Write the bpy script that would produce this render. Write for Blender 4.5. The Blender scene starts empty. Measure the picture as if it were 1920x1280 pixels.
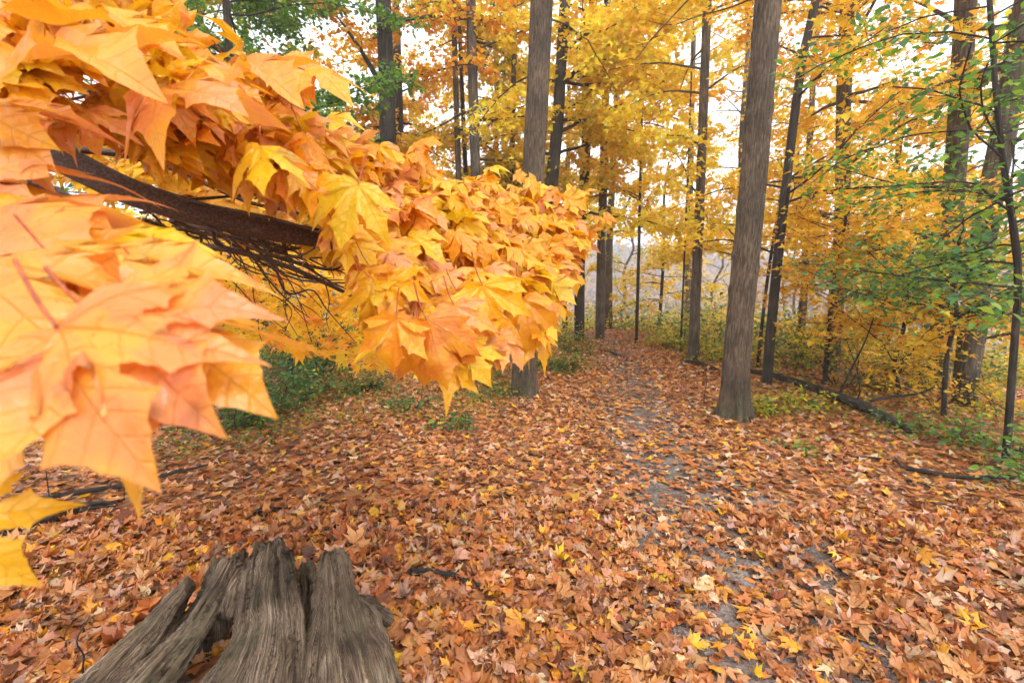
import bpy, math, random
import numpy as np
from mathutils import Vector, Matrix

rng = np.random.default_rng(7)
random.seed(7)
sc = bpy.context.scene
col = sc.collection
R = math.radians

# ------------------------------------------------------------------ camera
CAM = np.array([0.0, 0.0, 1.55])
PITCH = R(6.0)
FPX = 16.0 / 36.0 * 1920.0
cam = bpy.data.cameras.new('camera')
cam.lens = 16.0
cam.sensor_width = 36.0
cam.clip_start = 0.02
cam.clip_end = 3000.0
cam.dof.use_dof = True
cam.dof.focus_distance = 1.9
cam.dof.aperture_fstop = 4.6
cam_o = bpy.data.objects.new('camera', cam)
cam_o.location = CAM
cam_o.rotation_euler = (math.pi / 2 - PITCH, 0, 0)
col.objects.link(cam_o)
sc.camera = cam_o
FW = np.array([0, math.cos(PITCH), -math.sin(PITCH)])
UP = np.array([0, math.sin(PITCH), math.cos(PITCH)])
RT = np.array([1.0, 0, 0])

# ------------------------------------------------------------------ world: overcast sky
SUN_EL, SUN_AZ = R(52), R(150)
world = bpy.data.worlds.new('World')
sc.world = world
world.use_nodes = True
wn, wl = world.node_tree.nodes, world.node_tree.links
wn.clear()
w_out = wn.new('ShaderNodeOutputWorld')
w_bg = wn.new('ShaderNodeBackground')
w_sky = wn.new('ShaderNodeTexSky')
w_sky.sky_type = 'NISHITA'
w_sky.sun_disc = False
w_sky.sun_elevation = SUN_EL
w_sky.sun_rotation = SUN_AZ
w_tc = wn.new('ShaderNodeTexCoord')
w_noise = wn.new('ShaderNodeTexNoise')
w_noise.inputs['Scale'].default_value = 2.2
w_noise.inputs['Detail'].default_value = 6
w_ramp = wn.new('ShaderNodeValToRGB')
w_ramp.color_ramp.elements[0].position = 0.3
w_ramp.color_ramp.elements[0].color = (11.2, 11.9, 13.0, 1)
w_ramp.color_ramp.elements[1].position = 0.7
w_ramp.color_ramp.elements[1].color = (14.6, 14.8, 15.2, 1)
w_mix = wn.new('ShaderNodeMix')
w_mix.data_type = 'RGBA'
w_mix.inputs[0].default_value = 0.88
wl.new(w_tc.outputs['Generated'], w_noise.inputs['Vector'])
wl.new(w_noise.outputs['Fac'], w_ramp.inputs['Fac'])
wl.new(w_sky.outputs['Color'], w_mix.inputs[6])
wl.new(w_ramp.outputs['Color'], w_mix.inputs[7])
wl.new(w_mix.outputs[2], w_bg.inputs['Color'])
w_bg.inputs['Strength'].default_value = 0.10
wl.new(w_bg.outputs['Background'], w_out.inputs['Surface'])

sun = bpy.data.lights.new('sun', 'SUN')
sun.energy = 1.2
sun.angle = R(25)
sun.color = (1.0, 0.95, 0.88)
sun_o = bpy.data.objects.new('sun', sun)
sd = Vector((math.sin(SUN_AZ) * math.cos(SUN_EL), math.cos(SUN_AZ) * math.cos(SUN_EL), math.sin(SUN_EL)))
sun_o.rotation_euler = sd.to_track_quat('Z', 'Y').to_euler()
sun_o.location = (6, -8, 20)
col.objects.link(sun_o)

sc.view_settings.view_transform = 'Standard'
sc.view_settings.look = 'None'
sc.view_settings.gamma = 1.0
sc.view_settings.exposure = 0.90
sc.render.engine = 'CYCLES'
sc.cycles.use_denoising = True
sc.cycles.use_adaptive_sampling = True
sc.cycles.adaptive_threshold = 0.05
sc.cycles.adaptive_min_samples = 16
sc.cycles.max_bounces = 7
sc.cycles.diffuse_bounces = 5
sc.cycles.transmission_bounces = 8
sc.cycles.glossy_bounces = 2
sc.cycles.volume_bounces = 1
sc.cycles.caustics_reflective = False
sc.cycles.caustics_refractive = False


# ------------------------------------------------------------------ helpers: geometry
def lerp(a, b, t):
    return a + (b - a) * t


def nrm(v):
    v = np.asarray(v, float)
    return v / np.maximum(np.linalg.norm(v, axis=-1, keepdims=True), 1e-9)


def at(u, v, d):
    """world point seen at photo pixel (u, v), d metres ahead of the lens"""
    return CAM + d * (FW + RT * ((u - 960.0) / FPX) + UP * ((640.0 - v) / FPX))


def at_y(u, v, y):
    r = FW + RT * ((u - 960.0) / FPX) + UP * ((640.0 - v) / FPX)
    return CAM + r * (y / r[1])


def sstep(a, b, x):
    t = np.clip((x - a) / (b - a), 0, 1)
    return t * t * (3 - 2 * t)


def path_x(y):
    y = np.asarray(y, float)
    return np.interp(y, [0, 1.7, 2.0, 2.5, 3.1, 3.6, 4.3, 5.3, 8.5, 10.5, 13, 15.5, 18, 24, 40],
                     [1.3, 1.25, 1.27, 1.33, 1.43, 1.42, 1.50, 1.62, 2.15, 2.55, 2.95, 3.15, 2.6, 0.4, -6.0])


def Hraw(x, y):
    x = np.asarray(x, float)
    y = np.asarray(y, float)
    z = 0.045 * np.sin(0.8 * x + 1.3) * np.sin(0.6 * y + 0.4) + 0.02 * np.sin(1.9 * x + 0.7 * y) + 0.012 * np.sin(3.1 * y - 2.2 * x)
    s = np.maximum(0, x - (3.6 + 0.30 * np.maximum(y, 0)))
    z = z - 0.05 * s ** 2 / (1 + 0.22 * s)
    s = np.maximum(0, -x - 2.6)
    z = z - 0.02 * s ** 2 / (1 + 0.25 * s)
    s = np.maximum(0, y - 17.5)
    z = z - 0.012 * s ** 2 / (1 + 0.06 * s)
    z = np.maximum(z, -9 + 0.02 * z)
    z = z + 0.40 * np.exp(-(((x - 0.2) / 1.3) ** 2 + ((y - 13.5) / 3.2) ** 2))
    z = z - 0.05 * np.exp(-((x - path_x(y)) / 0.5) ** 2) * sstep(30, 20, y)
    d = np.hypot(x, y)
    z = z + 46 * sstep(150, 420, d) * (0.75 + 0.25 * np.sin(x * 0.012 + 1.0)) * sstep(-100, 120, y)
    return z


H0 = float(Hraw(0, 0))


def H(x, y):
    return Hraw(x, y) - H0


def ground_at(u, v):
    r = FW + RT * ((u - 960.0) / FPX) + UP * ((640.0 - v) / FPX)
    t = 0.5
    for i in range(4000):
        p = CAM + r * t
        if p[2] <= H(p[0], p[1]):
            break
        t += 0.02
    return np.array([p[0], p[1], float(H(p[0], p[1]))])


def catmull(P, n):
    P = np.asarray(P, float)
    if len(P) == 2:
        t = np.linspace(0, 1, n)[:, None]
        return P[0] * (1 - t) + P[1] * t
    Q = np.vstack([2 * P[0] - P[1], P, 2 * P[-1] - P[-2]])
    seg = np.linspace(0, len(P) - 1 - 1e-6, n)
    i = seg.astype(int)
    t = (seg - i)[:, None]
    p0, p1, p2, p3 = Q[i], Q[i + 1], Q[i + 2], Q[i + 3]
    return 0.5 * (2 * p1 + (p2 - p0) * t + (2 * p0 - 5 * p1 + 4 * p2 - p3) * t ** 2 + (3 * p1 - p0 - 3 * p2 + p3) * t ** 3)


def frames(P):
    T = nrm(np.gradient(P, axis=0))
    ref = np.array([0, 0, 1.0]) if abs(T[0][2]) < 0.8 else np.array([0, 1.0, 0])
    N = np.zeros_like(P)
    n = nrm(np.cross(ref, T[0]))
    for i in range(len(P)):
        n = n - T[i] * np.dot(n, T[i])
        n = nrm(n)
        N[i] = n
    return T, N, np.cross(T, N)


class MB:
    """collects quads/tris with a bark coordinate per vertex"""

    def __init__(s):
        s.v, s.f, s.b, s.n = [], [], [], 0

    def add(s, v, f, b=None):
        s.v.append(v)
        s.f.append(np.asarray(f) + s.n)
        s.b.append(v if b is None else b)
        s.n += len(v)

    def tube(s, P, rad, sides=8, disp=None, cap=True):
        P = np.asarray(P, float)
        m = len(P)
        rad = np.broadcast_to(np.asarray(rad, float), (m,))
        T, N, B = frames(P)
        a = np.linspace(0, 2 * math.pi, sides, endpoint=False)
        L = np.concatenate([[0], np.cumsum(np.linalg.norm(np.diff(P, axis=0), axis=1))])
        A, LL = np.meshgrid(a, L)
        rr = np.repeat(rad[:, None], sides, 1)
        if disp is not None:
            rr = rr + disp(A, LL, rr)
        v = P[:, None] + rr[..., None] * (np.cos(A)[..., None] * N[:, None] + np.sin(A)[..., None] * B[:, None])
        bc = np.stack([np.cos(A) * rad[:, None], np.sin(A) * rad[:, None], LL], -1).reshape(-1, 3)
        v = v.reshape(-1, 3)
        i = np.arange(m - 1)[:, None] * sides
        j = np.arange(sides)[None]
        j2 = (j + 1) % sides
        f = np.stack([i + j, i + j2, i + sides + j2, i + sides + j], -1).reshape(-1, 4)
        s.add(v, f, bc)
        if cap:
            for row, flip in ((0, True), (m - 1, False)):
                c = P[row][None]
                ring = v[row * sides:(row + 1) * sides]
                vv = np.vstack([c, ring])
                k = np.arange(sides)
                ff = np.stack([np.zeros(sides, int), 1 + k, 1 + (k + 1) % sides], -1)
                if flip:
                    ff = ff[:, ::-1]
                s.add(vv, ff, vv)

    def mesh(s, name, mat, smooth=True):
        v = np.vstack(s.v)
        me = bpy.data.meshes.new(name)
        me.vertices.add(len(v))
        me.vertices.foreach_set('co', v.astype(np.float32).ravel())
        tot, idx = [], []
        for f in s.f:
            tot.append(np.full(len(f), f.shape[1]))
            idx.append(f.ravel())
        tot = np.concatenate(tot)
        idx = np.concatenate(idx)
        me.loops.add(len(idx))
        me.loops.foreach_set('vertex_index', idx.astype(np.int32))
        me.polygons.add(len(tot))
        me.polygons.foreach_set('loop_start', np.concatenate([[0], np.cumsum(tot)[:-1]]).astype(np.int32))
        me.polygons.foreach_set('use_smooth', np.full(len(tot), smooth))
        me.update(calc_edges=True)
        at_ = me.attributes.new('bark', 'FLOAT_VECTOR', 'POINT')
        at_.data.foreach_set('vector', np.vstack(s.b).astype(np.float32).ravel())
        me.materials.append(mat)
        return me

    def build(s, name, mat, parent=None, smooth=True):
        return put(name, s.mesh(name, mat, smooth), parent)


def put(name, me, parent=None):
    o = bpy.data.objects.new(name, me)
    col.objects.link(o)
    if parent is not None:
        o.parent = parent
        o.matrix_parent_inverse = Matrix.Translation(-parent.location)
    return o


def tag(o, label=None, cat=None, group=None, kind=None):
    if label:
        o['label'] = label
    if cat:
        o['category'] = cat
    if group:
        o['group'] = group
    if kind:
        o['kind'] = kind
    return o


def empty(name, loc):
    o = bpy.data.objects.new(name, None)
    o.empty_display_size = 0.2
    o.location = Vector(loc)
    col.objects.link(o)
    return o


# ------------------------------------------------------------------ helpers: materials
def new_mat(name):
    m = bpy.data.materials.new(name)
    m.use_nodes = True
    n = m.node_tree.nodes
    n.clear()
    out = n.new('ShaderNodeOutputMaterial')
    return m, n, m.node_tree.links, out


def ramp(n, stops):
    r = n.new('ShaderNodeValToRGB')
    e = r.color_ramp.elements
    while len(e) < len(stops):
        e.new(0.5)
    for k, (p, c) in enumerate(stops):
        e[k].position = p
        e[k].color = (*c, 1) if len(c) == 3 else c
    return r


def math_n(n, l, op, a, b=None, c=None):
    m = n.new('ShaderNodeMath')
    m.operation = op
    for k, x in enumerate((a, b, c)):
        if x is None:
            continue
        if isinstance(x, (int, float)):
            m.inputs[k].default_value = x
        else:
            l.new(x, m.inputs[k])
    return m.outputs[0]


def mixc(n, l, f, a, b, mode='MIX'):
    m = n.new('ShaderNodeMix')
    m.data_type = 'RGBA'
    m.blend_type = mode
    for k, x in ((0, f), (6, a), (7, b)):
        if isinstance(x, (int, float)):
            m.inputs[k].default_value = x
        elif isinstance(x, tuple):
            m.inputs[k].default_value = (*x, 1)
        else:
            l.new(x, m.inputs[k])
    return m.outputs[2]


LOBES = [R(90), R(47), R(133), R(8), R(172)]


def leaf_mat(name, source='attr', veins=False, rough=0.4, trans=0.4, spec=0.5, edge=(0.86, 0.48, 0.012)):
    m, n, l, out = new_mat(name)
    if source == 'attr':
        a = n.new('ShaderNodeAttribute')
        a.attribute_name = 'col'
        c = a.outputs['Color']
        geo = None
    else:
        a = n.new('ShaderNodeObjectInfo')
        c = a.outputs['Color']
    bs = n.new('ShaderNodeBsdfPrincipled')
    bs.inputs['Roughness'].default_value = rough
    bs.inputs['Specular IOR Level'].default_value = spec
    if veins:
        uv = n.new('ShaderNodeUVMap')
        sep = n.new('ShaderNodeSeparateXYZ')
        l.new(uv.outputs['UV'], sep.inputs[0])
        x = math_n(n, l, 'SUBTRACT', sep.outputs[0], 0.5)
        y = math_n(n, l, 'SUBTRACT', sep.outputs[1], 0.2)
        best, bt = None, None
        for ang in LOBES:
            ca, sa = math.cos(ang), math.sin(ang)
            t = math_n(n, l, 'ADD', math_n(n, l, 'MULTIPLY', x, ca), math_n(n, l, 'MULTIPLY', y, sa))
            s = math_n(n, l, 'ABSOLUTE', math_n(n, l, 'SUBTRACT', math_n(n, l, 'MULTIPLY', x, sa), math_n(n, l, 'MULTIPLY', y, ca)))
            s = math_n(n, l, 'ADD', s, math_n(n, l, 'MULTIPLY', math_n(n, l, 'LESS_THAN', t, 0.0), 5.0))
            if best is None:
                best, bt = s, t
            else:
                lt = math_n(n, l, 'LESS_THAN', s, best)
                bt = math_n(n, l, 'ADD', math_n(n, l, 'MULTIPLY', lt, t), math_n(n, l, 'MULTIPLY', math_n(n, l, 'SUBTRACT', 1.0, lt), bt))
                best = math_n(n, l, 'MINIMUM', best, s)
        w = math_n(n, l, 'SUBTRACT', 0.012, math_n(n, l, 'MULTIPLY', bt, 0.009))
        main = math_n(n, l, 'SUBTRACT', 1.0, math_n(n, l, 'MINIMUM', math_n(n, l, 'DIVIDE', best, w), 1.0))
        sec = math_n(n, l, 'FRACT', math_n(n, l, 'MULTIPLY', math_n(n, l, 'SUBTRACT', bt, math_n(n, l, 'MULTIPLY', best, 0.9)), 7.5))
        sec = math_n(n, l, 'ABSOLUTE', math_n(n, l, 'SUBTRACT', sec, 0.5))
        sec = math_n(n, l, 'MAXIMUM', math_n(n, l, 'SUBTRACT', 1.0, math_n(n, l, 'MULTIPLY', sec, 14.0)), 0.0)
        vein = math_n(n, l, 'MAXIMUM', main, math_n(n, l, 'MULTIPLY', sec, 0.5))
        tc = n.new('ShaderNodeTexCoord')
        oi = n.new('ShaderNodeObjectInfo')
        comb = n.new('ShaderNodeCombineXYZ')
        l.new(sep.outputs[0], comb.inputs[0])
        l.new(sep.outputs[1], comb.inputs[1])
        l.new(math_n(n, l, 'MULTIPLY', oi.outputs['Random'], 37.0), comb.inputs[2])
        nz = n.new('ShaderNodeTexNoise')
        nz.inputs['Scale'].default_value = 3.0
        nz.inputs['Detail'].default_value = 3
        l.new(comb.outputs[0], nz.inputs['Vector'])
        r1 = ramp(n, [(0.42, (0, 0, 0)), (0.62, (1, 1, 1))])
        l.new(nz.outputs['Fac'], r1.inputs[0])
        c = mixc(n, l, math_n(n, l, 'MULTIPLY', r1.outputs[0], 0.55), c, edge)
        c = mixc(n, l, math_n(n, l, 'MULTIPLY', vein, 0.28), c, (0.88, 0.50, 0.06))
        nz2 = n.new('ShaderNodeTexNoise')
        nz2.inputs['Scale'].default_value = 34.0
        nz2.inputs['Detail'].default_value = 2
        l.new(comb.outputs[0], nz2.inputs['Vector'])
        r2 = ramp(n, [(0.70, (0, 0, 0)), (0.76, (1, 1, 1))])
        l.new(nz2.outputs['Fac'], r2.inputs[0])
        c = mixc(n, l, math_n(n, l, 'MULTIPLY', r2.outputs[0], 0.75), c, (0.10, 0.035, 0.012))
        nz3 = n.new('ShaderNodeTexNoise')
        nz3.inputs['Scale'].default_value = 1.6
        nz3.inputs['Detail'].default_value = 4
        l.new(comb.outputs[0], nz3.inputs['Vector'])
        r3 = ramp(n, [(0.66, (0, 0, 0)), (0.72, (1, 1, 1))])
        l.new(nz3.outputs['Fac'], r3.inputs[0])
        c = mixc(n, l, math_n(n, l, 'MULTIPLY', r3.outputs[0], 0.55), c, (0.30, 0.08, 0.015))
        bp = n.new('ShaderNodeBump')
        bp.inputs['Strength'].default_value = 0.6
        bp.inputs['Distance'].default_value = 0.003
        nz4 = n.new('ShaderNodeTexNoise')
        nz4.inputs['Scale'].default_value = 9.0
        nz4.inputs['Detail'].default_value = 4
        l.new(comb.outputs[0], nz4.inputs['Vector'])
        hgt = math_n(n, l, 'SUBTRACT', math_n(n, l, 'ADD', math_n(n, l, 'MULTIPLY', nz.outputs['Fac'], 3.0), math_n(n, l, 'MULTIPLY', nz4.outputs['Fac'], 1.8)), vein)
        l.new(math_n(n, l, 'ADD', math_n(n, l, 'MULTIPLY', nz4.outputs['Fac'], 0.3), rough - 0.15), bs.inputs['Roughness'])
        l.new(hgt, bp.inputs['Height'])
        l.new(bp.outputs[0], bs.inputs['Normal'])
    l.new(c, bs.inputs['Base Color'])
    tr = n.new('ShaderNodeBsdfTranslucent')
    l.new(c, tr.inputs['Color'])
    mx = n.new('ShaderNodeMixShader')
    mx.inputs[0].default_value = trans
    l.new(bs.outputs[0], mx.inputs[1])
    l.new(tr.outputs[0], mx.inputs[2])
    l.new(mx.outputs[0], out.inputs['Surface'])
    return m


def bark_mat(name, c0, c1, c2, ridge=18.0, stretch=0.10, bump=0.8, moss=0.0):
    m, n, l, out = new_mat(name)
    a = n.new('ShaderNodeAttribute')
    a.attribute_name = 'bark'
    mp = n.new('ShaderNodeMapping')
    mp.inputs['Scale'].default_value = (ridge, ridge, ridge * stretch)
    l.new(a.outputs['Vector'], mp.inputs['Vector'])
    nz = n.new('ShaderNodeTexNoise')
    nz.inputs['Scale'].default_value = 2.4
    nz.inputs['Detail'].default_value = 7
    nz.inputs['Roughness'].default_value = 0.65
    nz.inputs['Distortion'].default_value = 0.6
    l.new(mp.outputs[0], nz.inputs['Vector'])
    rp = ramp(n, [(0.36, c0), (0.50, c1), (0.66, c2)])
    l.new(nz.outputs['Fac'], rp.inputs[0])
    big = n.new('ShaderNodeTexNoise')
    big.inputs['Scale'].default_value = 2.5
    big.inputs['Detail'].default_value = 4
    l.new(a.outputs['Vector'], big.inputs['Vector'])
    rb = ramp(n, [(0.35, (0.62, 0.62, 0.58)), (0.52, (1.0, 0.98, 0.94)), (0.7, (1.35, 1.30, 1.22))])
    l.new(big.outputs['Fac'], rb.inputs[0])
    c = mixc(n, l, 1.0, rp.outputs[0], rb.outputs[0], 'MULTIPLY')
    if moss > 0:
        ln = n.new('ShaderNodeSeparateXYZ')
        l.new(a.outputs['Vector'], ln.inputs[0])
        rm = n.new('ShaderNodeMapRange')
        rm.inputs[1].default_value = 0.75
        rm.inputs[2].default_value = 0.05
        rm.inputs[3].default_value = 0.0
        rm.inputs[4].default_value = moss
        l.new(math_n(n, l, 'ADD', ln.outputs[2], math_n(n, l, 'MULTIPLY', big.outputs['Fac'], 0.6)), rm.inputs[0])
        c = mixc(n, l, rm.outputs[0], c, (0.045, 0.07, 0.018))
    bs = n.new('ShaderNodeBsdfPrincipled')
    bs.inputs['Roughness'].default_value = 0.85
    l.new(c, bs.inputs['Base Color'])
    bp = n.new('ShaderNodeBump')
    bp.inputs['Strength'].default_value = bump
    bp.inputs['Distance'].default_value = 0.035
    l.new(nz.outputs['Fac'], bp.inputs['Height'])
    l.new(bp.outputs[0], bs.inputs['Normal'])
    l.new(bs.outputs[0], out.inputs['Surface'])
    return m


M = {}
M['leaf'] = leaf_mat('crown_leaf', trans=0.45, rough=0.45, spec=0.4)
M['hero'] = leaf_mat('maple_leaf', source='object', veins=True, rough=0.30, trans=0.38, spec=0.6)
M['hero_attr'] = leaf_mat('maple_leaf_small', source='attr', veins=True, rough=0.30, trans=0.38, spec=0.6)
M['litter'] = leaf_mat('fallen_leaf', source='attr', trans=0.15, rough=0.42, spec=0.5)
M['litter_obj'] = leaf_mat('fallen_leaf_single', source='object', veins=True, trans=0.15, rough=0.42, spec=0.5, edge=(0.50, 0.20, 0.06))
M['bark'] = bark_mat('bark_grey', (0.036, 0.023, 0.013), (0.108, 0.074, 0.046), (0.195, 0.146, 0.098), ridge=24, stretch=0.12, bump=1.0, moss=0.55)
M['bark_mid'] = bark_mat('bark_brown', (0.035, 0.026, 0.018), (0.090, 0.068, 0.048), (0.17, 0.13, 0.095), ridge=16, moss=0.4)
M['bark_dark'] = bark_mat('bark_dark', (0.012, 0.009, 0.007), (0.034, 0.025, 0.018), (0.075, 0.056, 0.042), ridge=18)
M['limb'] = bark_mat('maple_limb_bark', (0.052, 0.030, 0.022), (0.088, 0.053, 0.040), (0.18, 0.125, 0.10), ridge=90, stretch=0.9, bump=0.12)
M['deadwood'] = bark_mat('dead_wood', (0.010, 0.008, 0.006), (0.028, 0.021, 0.016), (0.075, 0.058, 0.045), ridge=22, stretch=0.12)
M['green_stem'] = bark_mat('stem', (0.03, 0.022, 0.014), (0.06, 0.045, 0.03), (0.10, 0.08, 0.05), ridge=60)


def stalk_material():
    m, n, l, out = new_mat('leaf_stalk')
    bs = n.new('ShaderNodeBsdfPrincipled')
    nz = n.new('ShaderNodeTexNoise')
    nz.inputs['Scale'].default_value = 30
    r = ramp(n, [(0.3, (0.28, 0.03, 0.015)), (0.7, (0.50, 0.12, 0.02))])
    l.new(nz.outputs['Fac'], r.inputs[0])
    l.new(r.outputs[0], bs.inputs['Base Color'])
    bs.inputs['Roughness'].default_value = 0.4
    l.new(bs.outputs[0], out.inputs['Surface'])
    return m


M['stalk'] = stalk_material()


def ground_material():
    m, n, l, out = new_mat('leafy_soil')
    tc = n.new('ShaderNodeTexCoord')
    vo = n.new('ShaderNodeTexVoronoi')
    vo.inputs['Scale'].default_value = 14
    vo.inputs['Randomness'].default_value = 1
    nz = n.new('ShaderNodeTexNoise')
    nz.inputs['Scale'].default_value = 9
    nz.inputs['Detail'].default_value = 6
    l.new(tc.outputs['Object'], nz.inputs['Vector'])
    dv = n.new('ShaderNodeMix')
    dv.data_type = 'VECTOR'
    dv.inputs[0].default_value = 0.08
    l.new(tc.outputs['Object'], dv.inputs[4])
    l.new(nz.outputs['Color'], dv.inputs[5])
    l.new(dv.outputs[1], vo.inputs['Vector'])
    sp = n.new('ShaderNodeSeparateColor')
    l.new(vo.outputs['Color'], sp.inputs[0])
    r = ramp(n, [(0.0, (0.07, 0.025, 0.012)), (0.35, (0.20, 0.07, 0.025)), (0.6, (0.30, 0.11, 0.035)), (0.8, (0.36, 0.17, 0.08)), (1.0, (0.42, 0.24, 0.05))])
    l.new(sp.outputs[0], r.inputs[0])
    big = n.new('ShaderNodeTexNoise')
    big.inputs['Scale'].default_value = 0.22
    big.inputs['Detail'].default_value = 5
    l.new(tc.outputs['Object'], big.inputs['Vector'])
    rb = ramp(n, [(0.45, (0, 0, 0)), (0.7, (1, 1, 1))])
    l.new(big.outputs['Fac'], rb.inputs[0])
    c = mixc(n, l, math_n(n, l, 'MULTIPLY', rb.outputs[0], 0.45), r.outputs[0], (0.10, 0.09, 0.03))
    bs = n.new('ShaderNodeBsdfPrincipled')
    bs.inputs['Roughness'].default_value = 0.7
    l.new(c, bs.inputs['Base Color'])
    bp = n.new('ShaderNodeBump')
    bp.inputs['Strength'].default_value = 0.8
    bp.inputs['Distance'].default_value = 0.03
    l.new(vo.outputs['Distance'], bp.inputs['Height'])
    l.new(bp.outputs[0], bs.inputs['Normal'])
    l.new(bs.outputs[0], out.inputs['Surface'])
    return m


def path_material():
    m, n, l, out = new_mat('grey_gravel')
    tc = n.new('ShaderNodeTexCoord')
    nz = n.new('ShaderNodeTexNoise')
    nz.inputs['Scale'].default_value = 5
    nz.inputs['Detail'].default_value = 8
    nz.inputs['Roughness'].default_value = 0.7
    l.new(tc.outputs['Object'], nz.inputs['Vector'])
    vo = n.new('ShaderNodeTexVoronoi')
    vo.inputs['Scale'].default_value = 70
    l.new(tc.outputs['Object'], vo.inputs['Vector'])
    r = ramp(n, [(0.3, (0.090, 0.064, 0.048)), (0.5, (0.185, 0.145, 0.120)), (0.7, (0.29, 0.245, 0.215))])
    l.new(nz.outputs['Fac'], r.inputs[0])
    sp = n.new('ShaderNodeSeparateColor')
    l.new(vo.outputs['Color'], sp.inputs[0])
    r2 = ramp(n, [(0.0, (0.55, 0.52, 0.5)), (1.0, (1.25, 1.22, 1.22))])
    l.new(sp.outputs[0], r2.inputs[0])
    c = mixc(n, l, 1.0, r.outputs[0], r2.outputs[0], 'MULTIPLY')
    bs = n.new('ShaderNodeBsdfPrincipled')
    bs.inputs['Roughness'].default_value = 0.9
    bs.inputs['Specular IOR Level'].default_value = 0.25
    l.new(c, bs.inputs['Base Color'])
    bp = n.new('ShaderNodeBump')
    bp.inputs['Strength'].default_value = 0.7
    bp.inputs['Distance'].default_value = 0.012
    l.new(math_n(n, l, 'ADD', vo.outputs['Distance'], math_n(n, l, 'MULTIPLY', nz.outputs['Fac'], 2.0)), bp.inputs['Height'])
    l.new(bp.outputs[0], bs.inputs['Normal'])
    l.new(bs.outputs[0], out.inputs['Surface'])
    return m


M['ground'] = ground_material()
M['path'] = path_material()

# ------------------------------------------------------------------ setting: ground and path
s = np.linspace(-1, 1, 231)
gx = 520 * np.sinh(6.6 * s) / np.sinh(6.6)
s2 = np.linspace(-0.55, 1, 231)
gy = 6 + 560 * np.sinh(6.6 * s2) / np.sinh(6.6)
GX, GY = np.meshgrid(gx, gy)
gv = np.stack([GX.ravel(), GY.ravel(), H(GX, GY).ravel()], -1)
ni = len(gx)
ii, jj = np.meshgrid(np.arange(ni - 1), np.arange(len(gy) - 1))
k = jj * ni + ii
mb = MB()
mb.add(gv, np.stack([k, k + 1, k + ni + 1, k + ni], -1).reshape(-1, 4))
ground = tag(mb.build('ground', M['ground']), 'forest floor covered in fallen leaves', kind='structure')

py_ = np.concatenate([np.arange(0.2, 8, 0.12), np.arange(8, 34, 0.3)])
pw = np.linspace(-1, 1, 9)
PY, PW = np.meshgrid(py_, pw, indexing='ij')
halfw = 0.62 + 0.12 * np.sin(PY * 1.7 + 3 * np.sign(PW)) + 0.06 * np.sin(PY * 4.1 + PW)
PX = path_x(PY) + PW * halfw
pz = H(PX, PY) + 0.012 - 0.016 * np.abs(PW) ** 6
mb = MB()
i0 = (np.arange(len(py_) - 1)[:, None] * 9 + np.arange(8)[None]).ravel()
mb.add(np.stack([PX, PY, pz], -1).reshape(-1, 3), np.stack([i0, i0 + 1, i0 + 10, i0 + 9], -1))
tag(mb.build('path', M['path']), 'grey gravel footpath half hidden by fallen leaves', kind='structure')

# ------------------------------------------------------------------ leaf templates
HALF = [  # right half of a maple leaf, base (0,0), tip (0,1): sinus -> tip -> sinus for each lobe
    # centre lobe, from its sinus to its tip
    [(0.19, 0.49), (0.205, 0.58), (0.285, 0.70), (0.20, 0.735), (0.14, 0.82), (0.065, 0.92), (0.0, 1.04)],
    # side lobe upper edge
    [(0.19, 0.49), (0.26, 0.53), (0.33, 0.64), (0.40, 0.61), (0.49, 0.625), (0.57, 0.655), (0.67, 0.70)],
    # side lobe lower edge
    [(0.36, 0.235), (0.44, 0.265), (0.565, 0.285), (0.54, 0.38), (0.575, 0.48), (0.615, 0.585), (0.67, 0.70)],
    # basal lobe upper edge
    [(0.36, 0.235), (0.40, 0.215), (0.46, 0.235), (0.49, 0.165), (0.54, 0.15), (0.585, 0.12), (0.64, 0.085)],
    # basal lobe lower edge
    [(0.06, -0.05), (0.15, -0.085), (0.27, -0.10), (0.33, -0.035), (0.42, 0.0), (0.52, 0.04), (0.64, 0.085)],
]
MID = [(0, 1.04), (0.67, 0.70), (0.67, 0.70), (0.64, 0.085), (0.64, 0.085)]


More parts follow.
